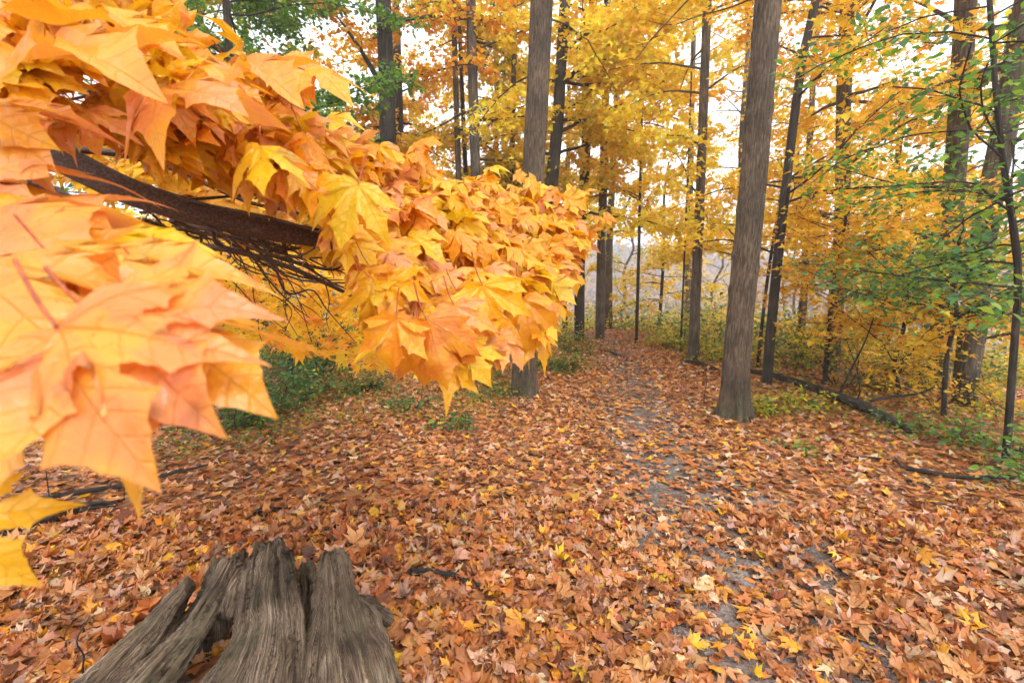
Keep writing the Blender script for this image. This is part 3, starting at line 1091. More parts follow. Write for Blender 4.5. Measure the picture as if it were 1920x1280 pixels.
tree('maple_tree', 'slim brown trunk right of the path, behind the thick brown trunk, log at its foot', G_, 0.118, 0.08, M['bark_mid'], PAL_YELLOW, 24, n_limbs=16, h=(3.0, 10), limb_len=(1.2, 2.4), per_twig=16, size=0.105, flare=0.06, group='trunks along the far path')
G2 = px_trunk([(1276, 660), (1280, 560), (1284, 460)], 7)
tree('young_tree', 'very thin bare stem left of the slim brown trunk by the path', G2, 0.028, 0.016, M['bark_dark'], PAL_YELLOW, 25, n_limbs=5, h=(3.0, 6), limb_len=(0.8, 1.6), per_twig=14, group='trunks along the far path')
H_ = px_trunk([(1288, 606), (1291, 480), (1295, 300)], 13, y=23)
tree('maple_tree', 'pale hazy trunk far beyond the path bend, left of the slim brown trunk', H_, 0.17, 0.12, M['bark'], PAL_YELLOW, 26, n_limbs=14, h=(4.5, 13), limb_len=(2.0, 4.0), per_twig=22, size=0.14, group='trunks along the far path')
I_ = px_trunk([(1437, 722), (1447, 600), (1463, 440), (1500, 140), (1525, 20)], 10)
tree('maple_tree', 'dark slim trunk leaning right, close behind the thick brown trunk', I_, 0.075, 0.045, M['bark_dark'], PAL_ORANGE, 27, n_limbs=26, h=(1.9, 9), limb_len=(1.2, 2.6), per_twig=20, size=0.085, spacing=0.24, twig_len=0.7, group='orange maples right of the path')
I2 = px_trunk([(1421, 690), (1432, 580), (1447, 470), (1462, 380)], 6)
tree('young_tree', 'thin dark stem wedged between the thick brown trunk and the leaning one', I2, 0.036, 0.015, M['bark_dark'], PAL_ORANGE, 28, n_limbs=6, h=(2.4, 6), limb_len=(0.8, 1.6), per_twig=16, size=0.085, group='orange maples right of the path')
J_ = px_trunk([(1556, 735), (1562, 640), (1578, 420), (1582, 200), (1588, 40)], 11, y=9.0)
tree('maple_tree', 'brown trunk wrapped in dense orange leaves, middle of the right-hand wood', J_, 0.135, 0.10, M['bark_mid'], PAL_ORANGE, 29, n_limbs=28, h=(1.8, 9.5), limb_len=(1.2, 2.8), per_twig=22, size=0.085, spacing=0.24, twig_len=0.7, group='orange maples right of the path')
K_ = px_trunk([(1752, 780), (1762, 670), (1775, 500), (1790, 340), (1808, 50)], 10, y=7.6)
tree('maple_tree', 'brown trunk at right, left one of the pair behind the green leaves', K_, 0.150, 0.12, M['bark_mid'], PAL_ORANGE, 30, n_limbs=18, h=(2.0, 8), limb_len=(1.2, 2.4), per_twig=18, size=0.085, spacing=0.24, twig_len=0.7, group='orange maples right of the path')
L_ = px_trunk([(1800, 830), (1812, 700), (1834, 525), (1856, 375), (1885, 230), (1915, 60)], 9, y=6.6)
tree('maple_tree', 'leaning brown trunk at right, right one of the pair behind the green leaves', L_, 0.148, 0.11, M['bark_mid'], PAL_ORANGE, 31, n_limbs=14, h=(2.2, 7), limb_len=(1.2, 2.4), per_twig=16, size=0.08, spacing=0.24, twig_len=0.7, group='orange maples right of the path')
M_ = px_trunk([(1886, 868), (1898, 706), (1909, 534), (1902, 440), (1884, 325), (1868, 180), (1860, 60)], 4.6)
tree('young_tree', 'crooked dark sapling with green leaves at the right border of the view', M_, 0.030, 0.014, M['bark_dark'], PAL_BRIGHTGREEN, 32, n_limbs=30, h=(1.5, 4.4), limb_len=(0.7, 1.7), per_twig=13, size=0.066, spacing=0.16, twig_len=0.45,
     tmpl=OVAL, m=1.1, limb_r=0.4)

# ------------------------------------------------------------------ more trees of the middle distance
def gt(u, y, top=11.0, lean=0.0, g=None):
    b = onground(u, y)
    g = g or np.random.default_rng(int(u * 7 + y * 13))
    P = [b]
    for k in range(1, 6):
        P.append(b + np.array([lean * k / 5 * top + g.normal(0, 0.05), g.normal(0, 0.05), top * k / 5]))
    return P


tree('maple_tree', 'low orange maple behind the drooping branch, its dark stem above the green shrubs', px_trunk([(543, 705), (545, 640), (530, 520), (500, 400)], 4.5), 0.06, 0.03, M['bark_dark'], PAL_ORANGE, 41,
     n_limbs=34, h=(0.9, 4.2), limb_len=(1.0, 2.6), per_twig=13, size=0.075, spacing=0.2, twig_len=0.55, up=0.9)
tree('leafy_tree', 'green-leaved tree at upper left, above the orange foreground leaves', gt(470, 9.8, 10), 0.10, 0.06, M['bark_dark'], PAL_BRIGHTGREEN, 42,
     n_limbs=60, h=(3.2, 9.5), limb_len=(1.8, 3.8), per_twig=34, size=0.105, spacing=0.24, tmpl=OVAL)
tree('leafy_tree', 'dark green leafy bough tree left of the dark rusty-leaved trunk', gt(655, 9.5, 4.4), 0.07, 0.03, M['bark_dark'], PAL_TEAL, 43,
     n_limbs=34, h=(2.4, 4.4), limb_len=(0.8, 1.7), per_twig=26, size=0.095, spacing=0.24, tmpl=OVAL)
tree('leafy_tree', 'yellow-green tree filling the upper left corner behind the orange leaves', gt(420, 15, 13), 0.16, 0.08, M['bark_mid'], PAL_YGREEN, 44,
     n_limbs=36, h=(3.0, 12.5), limb_len=(2.4, 4.6), per_twig=24, size=0.13, spacing=0.3)
tree('leafy_tree', 'teal-green understory sapling spreading flat layers in front of the paired right trunks', gt(1770, 5.6, 2.2), 0.03, 0.012, M['bark_dark'], PAL_TEAL, 45,
     n_limbs=26, h=(1.2, 1.95), limb_len=(0.8, 1.8), per_twig=16, size=0.075, spacing=0.17, twig_len=0.5, tmpl=OVAL, up=0.1)
tree('leafy_tree', 'yellow-orange understory sapling low between the right-hand trunks', gt(1690, 6.6, 2.4), 0.035, 0.015, M['bark_dark'], PAL_ORANGE, 46,
     n_limbs=22, h=(0.4, 2.3), limb_len=(0.8, 1.7), per_twig=13, size=0.075, spacing=0.2, twig_len=0.5, up=0.2)
tree('leafy_tree', 'bushy golden sapling right of the leaning dark trunk', gt(1545, 7.4, 3.4), 0.04, 0.015, M['bark_dark'], PAL_ORANGE, 47,
     n_limbs=30, h=(0.9, 3.3), limb_len=(0.8, 1.6), per_twig=14, size=0.075, spacing=0.2, twig_len=0.5, up=0.3)
tree('leafy_tree', 'golden maple overhanging the far path, right of the crest trunks', gt(1235, 19.5, 7, 0.02), 0.08, 0.04, M['bark_dark'], PAL_YELLOW, 48,
     n_limbs=22, h=(1.2, 5), limb_len=(1.4, 2.6), per_twig=14, size=0.12, spacing=0.3)
tree('leafy_tree', 'amber maple left of the far path behind the crest trunks', gt(1060, 20, 11), 0.12, 0.07, M['bark_dark'], PAL_YELLOW, 49,
     n_limbs=10, h=(1.6, 11), limb_len=(2, 3.8), per_twig=20, size=0.13, spacing=0.3)
tree('leafy_tree', 'golden tree behind the thin trunks left of the thick grey trunk', gt(930, 17.5, 12), 0.12, 0.07, M['bark_dark'], PAL_YELLOW, 50,
     n_limbs=20, h=(1.6, 12), limb_len=(2, 4), per_twig=24, size=0.13, spacing=0.28)
tree('leafy_tree', 'yellow tree at right filling the gap right of the thick brown trunk', gt(1500, 13, 10), 0.10, 0.06, M['bark_mid'], PAL_YELLOW, 51,
     n_limbs=14, h=(2, 7), limb_len=(1.6, 3.4), per_twig=18, size=0.11, spacing=0.3)
tree('leafy_tree', 'amber tree behind the paired trunks at far right', gt(1830, 11, 8.5), 0.10, 0.06, M['bark_mid'], PAL_ORANGE, 52,
     n_limbs=26, h=(0.8, 8), limb_len=(1.6, 3.4), per_twig=20, size=0.11, spacing=0.28)
tree('leafy_tree', 'golden tree behind the brown trunk wrapped in leaves at right', gt(1660, 12.5, 7.0), 0.10, 0.06, M['bark_mid'], PAL_YELLOW, 53,
     n_limbs=20, h=(0.8, 6.5), limb_len=(1.6, 3.2), per_twig=18, size=0.11, spacing=0.28)
tree('leafy_tree', 'yellow maple over the path left of the thick brown trunk, branches high', gt(1375, 15, 11), 0.10, 0.06, M['bark_mid'], PAL_YELLOW, 54,
     n_limbs=14, h=(2.6, 6), limb_len=(1.6, 3.4), per_twig=18, size=0.12, spacing=0.28)


# far trees: a few built, then copied
def copy_tree(root, loc, rz, sc_):
    r = root.copy()
    col.objects.link(r)
    r.location = loc
    r.rotation_euler = (0, 0, rz)
    r.scale = (sc_, sc_, sc_)
    for ch in root.children:
        c = ch.copy()
        col.objects.link(c)
        c.parent = r
    return r


def far_proto(seed, pal, top, h0, leaves=22, r0=0.13):
    g = np.random.default_rng(seed)
    root = empty('forest_tree', (0, 0, 0))
    P = np.array([[g.normal(0, 0.12) * k, g.normal(0, 0.12) * k, top * k / 6 - (0.4 if k == 0 else 0)] for k in range(7)])
    P = catmull(P, 18)
    mbt = MB()
    mbt.tube(P, np.linspace(r0, 0.05, 18), 9)
    mbt.build('trunk', M['bark_mid'] if seed % 2 else M['bark_dark'], root)
    lv = Leaves()
    for i in range(20):
        hh = g.uniform(h0, top)
        p = np.array([np.interp(hh, P[:, 2], P[:, k_]) for k_ in range(3)])
        az = i * 2.4 + g.uniform(-0.4, 0.4)
        pl = limb_poly(p, np.array([math.sin(az), math.cos(az), g.uniform(0.2, 0.8)]), g.uniform(1.8, 3.8), -0.3, g, 7, 0.1)
        mbl = MB()
        grow_limb(mbl, lv, pl, 0.035, g, None, leaves, 1.1, 0.36, 0.17, True)
        mbl.build('limb', M['bark_dark'], root)
    p, nv, tip, sz = lv.arrays()
    tag(scatter('crown', KITE, p, nv, tip, sz, pick(pal, len(p), 0.14, g), M['leaf'], root), kind='stuff')
    return root


protos = [far_proto(61, PAL_YELLOW, 14, 3.0), far_proto(62, PAL_ORANGE, 13, 2.2), far_proto(63, PAL_YELLOW, 15, 5.0), far_proto(64, PAL_RUST, 14, 5, 12),
          far_proto(65, PAL_YGREEN, 10, 1.6), far_proto(66, PAL_ORANGE, 11, 1.5)]
flab = ['tall golden', 'amber', 'high-crowned yellow', 'sparse rusty', 'yellow-green', 'low-branched amber']
fg = np.random.default_rng(5)
used = set()
placed = []
far_list = []
for i in range(600):
    y = fg.uniform(20, 62)
    u = fg.uniform(-150, 2070)
    p = onground(u, y)
    if y < 34 and abs(p[0] - float(path_x(y))) < 2.0:
        continue
    if u > 1400 and y < 30:
        continue
    if 1170 < u < 1300 and y < 58:
        continue
    if any((p[0] - q[0]) ** 2 + (p[1] - q[1]) ** 2 < (2.6 + y * 0.03) ** 2 for q in placed):
        continue
    placed.append(p)
    k_ = int(fg.choice(6, p=[0.24, 0.22, 0.16, 0.1, 0.13, 0.15]))
    r = protos[k_]
    if k_ in used:
        r = copy_tree(r, p, 0, 1)
    used.add(k_)
    r.location = p
    r.rotation_euler = (0, 0, fg.uniform(0, 6.28))
    s_ = fg.uniform(0.8, 1.25)
    r.scale = (s_, s_, s_)
    far_list.append((u, y, k_, r))
    if len(placed) >= 48:
        break

marks = [(735, 'the dark rusty-leaved trunk'), (895, 'the straight slender trunk'), (1000, 'the thick grey trunk'), (1126, 'the crest trunk'), (1196, 'the pencil-thin sapling'), (1305, 'the slim brown trunk'),
         (1405, 'the thick brown trunk'), (1470, 'the leaning dark trunk'), (1575, 'the leaf-wrapped trunk'), (1775, 'the paired right trunks'), (1890, 'the crooked sapling')]
for u, y, k_, r in far_list:
    if u < 640:
        where = 'behind the orange branch, toward the left border' if u < 330 else 'behind the orange branch, left of the rusty trunk'
    else:
        mu, mn = min(marks, key=lambda q: abs(q[0] - u))
        where = 'seen just %s of %s' % ('left' if u < mu else 'right', mn)
    dist = 'nearer' if y < 32 else ('mid-depth' if y < 46 else 'deepest')
    tag(r, '%s %s far-wood tree %s' % (dist, flab[k_], where), 'tree', 'far wood: %s %s %s' % (dist, flab[k_], where))

# the wooded hillside across the valley reads as one mass
n = 30000
hx = rng.uniform(-330, 330, n)
hy = rng.uniform(70, 400, n)
hh = rng.uniform(0, 1, n) ** 0.8 * (8 + 4 * np.sin(hx * 0.31) * np.sin(hy * 0.27))
hp = np.stack([hx, hy, H(hx, hy) + hh], -1)
ok = near_view(hp, 1.2)
hp = hp[ok]
n = len(hp)
hc = pick([(0.30, 0.16, 0.05, 3), (0.22, 0.15, 0.07, 3), (0.42, 0.20, 0.04, 2), (0.15, 0.12, 0.07, 3)], n, 0.2)
far_size = 0.9 + hp[:, 1] * 0.008
tag(scatter('far_wood', KITE, hp, rng.normal(0, 1, (n, 3)) + np.array([0, -0.3, 0.5]), rng.normal(0, 1, (n, 3)), far_size * rng.uniform(0.6, 1.4, n), hc, M['leaf']),
    'hazy wooded hillside across the valley', 'wood', kind='stuff')


# ------------------------------------------------------------------ damp autumn air
def haze_box():
    x0, x1, y0, y1, z0, z1 = -430, 430, -40, 640, -14, 70
    v = np.array([(x, y, z) for z in (z0, z1) for y in (y0, y1) for x in (x0, x1)], float)
    f = [(0, 2, 3, 1), (4, 5, 7, 6), (0, 1, 5, 4), (2, 6, 7, 3), (0, 4, 6, 2), (1, 3, 7, 5)]
    me = bpy.data.meshes.new('haze')
    me.from_pydata([tuple(p) for p in v], [], f)
    m, n, l, out = new_mat('haze_air')
    pv = n.new('ShaderNodeVolumePrincipled')
    pv.inputs['Color'].default_value = (0.90, 0.93, 1.0, 1)
    pv.inputs['Density'].default_value = HAZE
    pv.inputs['Anisotropy'].default_value = 0.2
    l.new(pv.outputs[0], out.inputs['Volume'])
    me.materials.append(m)
    return tag(put('haze', me), 'thin pale haze in the air of the wood', 'haze', kind='stuff')


HAZE = 0.0020
haze_box()


# ------------------------------------------------------------------ shrubs and low plants
def shrub(name, label, u, y, h, r, pal, seed, leaves=900, size=0.055, stems=6, tmpl=None, group=None, cat='shrub'):
    g = np.random.default_rng(seed)
    b = onground(u, y)
    root = empty(name, b)
    tag(root, label, cat, group)
    lv = Leaves()
    for i in range(stems):
        az = i * 2.4 + g.uniform(-0.5, 0.5)
        d = np.array([math.sin(az) * r / h * 1.2, math.cos(az) * r / h * 1.2, 1.0]) + g.normal(0, 0.15, 3)
        pl = limb_poly(b + np.array([math.sin(az), math.cos(az), 0]) * r * 0.12 - np.array([0, 0, 0.03]), d, h * g.uniform(0.8, 1.2), -0.5, g, 7, 0.14)
        mbl = MB()
        mbl.tube(catmull(pl, 10), np.linspace(0.004 + 0.006 * h, 0.002, 10), 5)
        for j in range(6):
            t = g.uniform(0.2, 1)
            k_ = int(t * (len(pl) - 1.01))
            T = limb_poly(pl[k_], g.normal(0, 1, 3) * np.array([1, 1, 0.4]) + np.array([0, 0, 0.25]), r * g.uniform(0.35, 0.8), -0.2, g, 4, 0.15)
            mbl.tube(T, np.linspace(0.003, 0.0015, len(T)), 3, cap=False)
            lv.twig(T, g, max(3, int(leaves / stems / 6 * g.uniform(0.6, 1.4))), 0.10 + 0.14 * r, size, 0.45)
        mbl.build('stem', M['green_stem'], root)
    p, nv, tip, sz = lv.arrays()
    ok = p[:, 2] > H(p[:, 0], p[:, 1]) + 0.02
    tag(scatter('foliage', tmpl or OVAL, p[ok], nv[ok], tip[ok], sz[ok], pick(pal, int(ok.sum()), 0.16, g), M['leaf'], root), kind='stuff')
    return root


SH = [
    ('green shrub under the low orange maple, left of centre', 520, 6.4, 1.15, 0.8, PAL_GREEN, 1500),
    ('dense dark green bush beside the biggest near orange leaf', 445, 5.4, 0.8, 0.7, PAL_GREEN, 1400),
    ('tall green bush at left behind the low orange maple', 600, 8.4, 1.8, 1.0, PAL_GREEN, 1800),
    ('tall dark green bush furthest left behind the near orange leaves', 400, 8.0, 2.2, 1.1, PAL_GREEN, 1800),
    ('light green shrub below the drooping leaf tips', 660, 7.0, 0.8, 0.7, PAL_MIXGREEN, 1100),
    ('green shrub in the gap between leaf tips and thick grey trunk', 870, 8.6, 0.9, 0.7, PAL_MIXGREEN, 1100),
    ('low green plant at the left foot of the thick grey trunk', 925, 7.2, 0.5, 0.45, PAL_MIXGREEN, 600),
    ('low green shrub right of the thick grey trunk foot', 1040, 9.0, 0.5, 0.55, PAL_MIXGREEN, 800),
    ('low green shrub on the bank by the dark trunks', 1065, 11.5, 0.6, 0.7, PAL_MIXGREEN, 800),
    ('reddish-green shrub on the bank left of the path crest', 1040, 13.5, 0.8, 0.8, PAL_YGREEN, 900),
    ('small spiky green plant alone in the leaves, left of centre', 850, 5.2, 0.28, 0.26, PAL_GREEN, 260),
    ('small green plant in the leaves below the leaf tips', 760, 6.0, 0.35, 0.4, PAL_GREEN, 350),
    ('yellow-green bush just beyond the pencil-thin sapling', 1235, 16.5, 0.9, 1.1, PAL_YGREEN, 1200),
    ('yellow-green bush between sapling and slim brown trunk', 1262, 13.6, 0.8, 0.9, PAL_YGREEN, 1200),
    ('green bush right behind the slim brown trunk', 1330, 12.4, 1.1, 0.9, PAL_MIXGREEN, 1200),
    ('light green bush left of the thick brown trunk', 1345, 10.5, 0.9, 0.7, PAL_YGREEN, 1000),
    ('bushy light green growth beyond the path bend', 1180, 21.0, 1.0, 1.4, PAL_YGREEN, 1000),
    ('tall pale green bush far beyond the slim brown trunk', 1320, 19.0, 2.2, 1.5, PAL_YGREEN, 1500),
    ('low yellow-green plant at the right foot of the thick brown trunk', 1442, 5.9, 0.30, 0.4, PAL_YGREEN, 420),
    ('low light green plant on the slope right of the thick brown trunk', 1500, 6.2, 0.32, 0.45, PAL_YGREEN, 450),
    ('green shrub behind the leaning dark trunk', 1480, 9.5, 1.2, 0.9, PAL_MIXGREEN, 1200),
    ('yellowing shrub tangled behind the fallen log', 1580, 7.6, 1.3, 0.9, PAL_YGREEN, 1200),
    ('mixed green shrub above the fallen log at right', 1650, 7.4, 1.2, 0.9, PAL_MIXGREEN, 1200),
    ('amber-leaved shrub between the right-hand trunks', 1740, 6.2, 0.9, 0.7, PAL_ORANGE, 800),
    ('fresh green plant among fallen branches at right', 1730, 4.9, 0.40, 0.5, PAL_BRIGHTGREEN, 420),
    ('fresh green shrub at the foot of the crooked sapling', 1862, 4.5, 0.45, 0.5, PAL_BRIGHTGREEN, 420),
    ('bright green plant at the right border below the sapling', 1915, 3.7, 0.45, 0.35, PAL_BRIGHTGREEN, 260),
    ('yellow-green shrub at the far right behind the sapling', 1890, 6.0, 1.0, 0.8, PAL_YGREEN, 900),
    ('low green sprig in the leaves right of the path', 1495, 4.4, 0.16, 0.2, PAL_BRIGHTGREEN, 120),
]
for i, (lab, u, y, h, r, pal, lv_) in enumerate(SH):
    shrub('shrub' if h > 0.45 else 'leafy_plant', lab, u, y, h, r, pal, 200 + i, int(lv_ * 1.3), 0.05 if y < 7.5 else 0.065, 7 if h > 0.45 else 5, cat='shrub' if h > 0.45 else 'plant', group='undergrowth along the path')


# the tangle beyond the crest and down both slopes reads as one mass
g = np.random.default_rng(808)
pp, cl = [], []
for i in range(1150):
    y = g.uniform(9.5, 46)
    u = g.uniform(-60, 1980)
    b = onground(u, y)
    if abs(b[0] - float(path_x(y))) < 1.5 + 0.02 * y and y < 26:
        continue
    if b[0] < float(path_x(y)) and u > 700 and y < 14:
        continue
    hgt = g.uniform(0.25, 1.1) * (1 + y / 40)
    m_ = int(g.uniform(60, 130))
    q = b + g.normal(0, 1, (m_, 3)) * np.array([0.45, 0.45, 0]) * (0.6 + y / 40)
    q[:, 2] = H(q[:, 0], q[:, 1]) + np.abs(g.normal(0, 0.5, m_)) * hgt + 0.05
    pp.append(q)
    pal = [PAL_YGREEN, PAL_MIXGREEN, PAL_GREEN, PAL_ORANGE][int(g.choice(4, p=[0.4, 0.3, 0.15, 0.15]))]
    cl.append(pick(pal, m_, 0.16, g))
pp = np.vstack(pp)
m_ = len(pp)
tag(scatter('undergrowth', KITE, pp, np.array([0, -0.2, 1.0]) + g.normal(0, 0.5, (m_, 3)), g.normal(0, 1, (m_, 3)), g.uniform(0.06, 0.12, m_) * (0.8 + pp[:, 1] / 40), np.vstack(cl), M['leaf']),
    'tangled low green and yellow undergrowth under the far trees', 'undergrowth', kind='stuff')


# ground cover: tiny seedlings nobody could count
def cover(label, spots, n, pal, size):
    g = np.random.default_rng(len(label))
    P = []
    for (u, y, r, w) in spots:
        b = onground(u, y)
        m_ = int(n * w)
        a = g.uniform(0, 6.28, m_)
        q = np.sqrt(g.uniform(0, 1, m_)) * r
        cl = g.normal(0, 0.05, (m_, 2))
        P.append(np.c_[b[0] + np.cos(a) * q + cl[:, 0], b[1] + np.sin(a) * q * 1.3 + cl[:, 1]])
    P = np.vstack(P)
    z = H(P[:, 0], P[:, 1]) + g.uniform(0.02, 0.16, len(P))
    pos = np.c_[P, z]
    nv = np.array([0, 0, 1.0]) + g.normal(0, 0.4, (len(P), 3))
    return tag(scatter('ground_cover', OVAL, pos, nv, g.normal(0, 1, (len(P), 3)), g.uniform(0.6, 1.3, len(P)) * size, pick(pal, len(P), 0.16, g), M['leaf']), label, 'ground cover', kind='stuff')


cover('low green seedlings spread over the leaves left of the path', [(560, 6.0, 1.3, 1), (450, 5.0, 0.8, 0.6), (760, 6.6, 1.2, 0.6), (900, 7.4, 0.9, 0.5), (1050, 10, 1.0, 0.6), (1040, 13, 1.6, 0.5), (880, 6.2, 0.6, 0.25)], 1000, PAL_MIXGREEN, 0.042)
cover('low green seedlings spread over the slope right of the path', [(1450, 6.1, 0.6, 0.5), (1540, 6.4, 0.9, 0.8), (1680, 5.5, 1.0, 0.8), (1840, 4.6, 0.8, 0.5), (1330, 9.5, 0.9, 0.5), (1250, 14, 1.6, 1.0), (1400, 10, 1.3, 0.8)], 480, PAL_MIXGREEN, 0.045)

# ------------------------------------------------------------------ dead wood on the ground
def log(name, label, P, r, seed, cat='log', forks=(), group=None):
    g = np.random.default_rng(seed)
    P = np.array(P, float)
    root = empty(name, P[0])
    tag(root, label, cat, group)
    mbl = MB()
    n = 40
    Q = catmull(P, n) + g.normal(0, 0.10 * r[0], (n, 3))
    mbl.tube(Q, np.interp(np.linspace(0, 1, n), np.linspace(0, 1, len(r)), r) * g.uniform(0.88, 1.12, n), 14 if r[0] > 0.02 else 8, bark_disp(min(0.004, r[0] * 0.12), seed))
    mbl.build('stem', M['deadwood'], root)
    for f, rf in forks:
        mf = MB()
        Q = catmull(np.array(f, float), 12)
        mf.tube(Q, np.linspace(rf, rf * 0.4, 12), 7)
        mf.build('side_branch', M['deadwood'], root)
    return root


def gp(u, v, lift=0.03):
    p = ground_at(u, v)
    return p + np.array([0, 0, lift])


log('fallen_log', 'short thick dead log at the left edge, in the leaves', [gp(-60, 1035, .05), gp(20, 1003, .06), gp(90, 985, .06), gp(150, 966, .05), gp(215, 950, .02)], [0.055, 0.058, 0.05, 0.045, 0.02], 301,
    forks=[([gp(150, 972, .05), gp(180, 968, .06), gp(222, 957, .04)], 0.012)])
log('fallen_branch', 'long thin dead branch lying behind the short thick log at left', [gp(60, 945, .03), gp(150, 932, .04), gp(250, 916, .04), gp(320, 900, .05), gp(390, 883, .05)], [0.018, 0.02, 0.018, 0.014, 0.008], 302, 'branch')
log('fallen_branch', 'broken dark stick in the leaves right of the stump', [gp(768, 1078, .015), gp(800, 1084, .025), gp(850, 1090, .02), gp(890, 1100, .012), gp(930, 1110, .0)], [0.020, 0.021, 0.018, 0.014, 0.007], 303, 'branch')
log('fallen_log', 'dark log chunk among green plants left of the thick grey trunk', [gp(672, 738, .04), gp(690, 733, .06), gp(716, 727, .05)], [0.05, 0.06, 0.04], 304)
log('fallen_log', 'long dark fallen log across the slope right of the thick brown trunk', [gp(1395, 700, .06), gp(1450, 712, .07), gp(1520, 735, .08), gp(1590, 765, .1), gp(1650, 790, .08), gp(1715, 818, .03)], [0.04, 0.055, 0.055, 0.06, 0.055, 0.03], 305,
    forks=[([gp(1610, 772, .1), at(1660, 745, 5.9), at(1720, 738, 5.8), at(1760, 722, 5.7)], 0.022), ([gp(1570, 756, .08), at(1592, 700, 6.2), at(1622, 640, 6.1), at(1640, 590, 6.0)], 0.016),
           ([gp(1600, 768, .08), at(1612, 735, 5.9), at(1606, 690, 5.85), at(1588, 640, 5.8)], 0.011)])
log('fallen_log', 'short dark log at the foot of the slim brown trunk', [gp(1288, 682, .05), gp(1315, 689, .06), gp(1345, 697, .04)], [0.05, 0.06, 0.035], 306)
log('fallen_branch', 'dark fallen branch below the crooked sapling at right', [gp(1688, 882, .03), gp(1740, 893, .04), gp(1810, 905, .04), gp(1880, 905, .05), gp(1940, 912, .05)], [0.018, 0.02, 0.018, 0.016, 0.012], 307, 'branch',
    forks=[([gp(1692, 884, .03), gp(1682, 874, .05), gp(1676, 866, .05)], 0.014)])
log('fallen_branch', 'thin dead branch lying level right of the path, above the leaf carpet', [gp(1530, 855, .025), gp(1580, 862, .03), gp(1640, 865, .03), gp(1700, 872, .02)], [0.010, 0.013, 0.011, 0.006], 308, 'branch')
log('fallen_branch', 'small dark stick in the leaves nearest the right border', [gp(1700, 905, .02), gp(1730, 915, .025), gp(1760, 922, .01)], [0.010, 0.012, 0.006], 309, 'branch')
log('fallen_branch', 'dark branch on the left verge of the path near its crest', [gp(1133, 660, .04), gp(1150, 666, .05), gp(1176, 673, .02)], [0.03, 0.035, 0.015], 310, 'branch')
log('fallen_branch', 'thin stick lying across the middle of the far path', [gp(1205, 703, .02), gp(1225, 704, .03), gp(1240, 706, .02)], [0.012, 0.014, 0.008], 311, 'branch')
log('fallen_branch', 'small dark wood fragment in the leaves behind the stump', [gp(470, 972, .01), gp(495, 966, .04), gp(520, 962, .02)], [0.012, 0.026, 0.012], 312, 'branch')
for i, (u, v, hgt, lab) in enumerate([(1320, 755, 0.62, 'bare thin twig standing upright beside the thick brown trunk'), (158, 1290, 0.30, 'bare upright twig left of the stump'), (97, 975, 0.55, 'thin dead stem standing by the short thick log'),
                                      (232, 938, 0.40, 'bare upright twig beside the long thin dead branch'), (790, 750, 0.35, 'bare upright stem under the drooping leaf tips')]):
    b = ground_at(u, v)
    g = np.random.default_rng(400 + i)
    log('bare_twig', lab, [b - np.array([0, 0, .03])] + [b + np.array([g.normal(0.006, .004) * k_, g.normal(0, .004) * k_, hgt * k_ / 4]) for k_ in range(1, 5)], [0.0042, 0.0034, 0.002], 400 + i, 'twig')

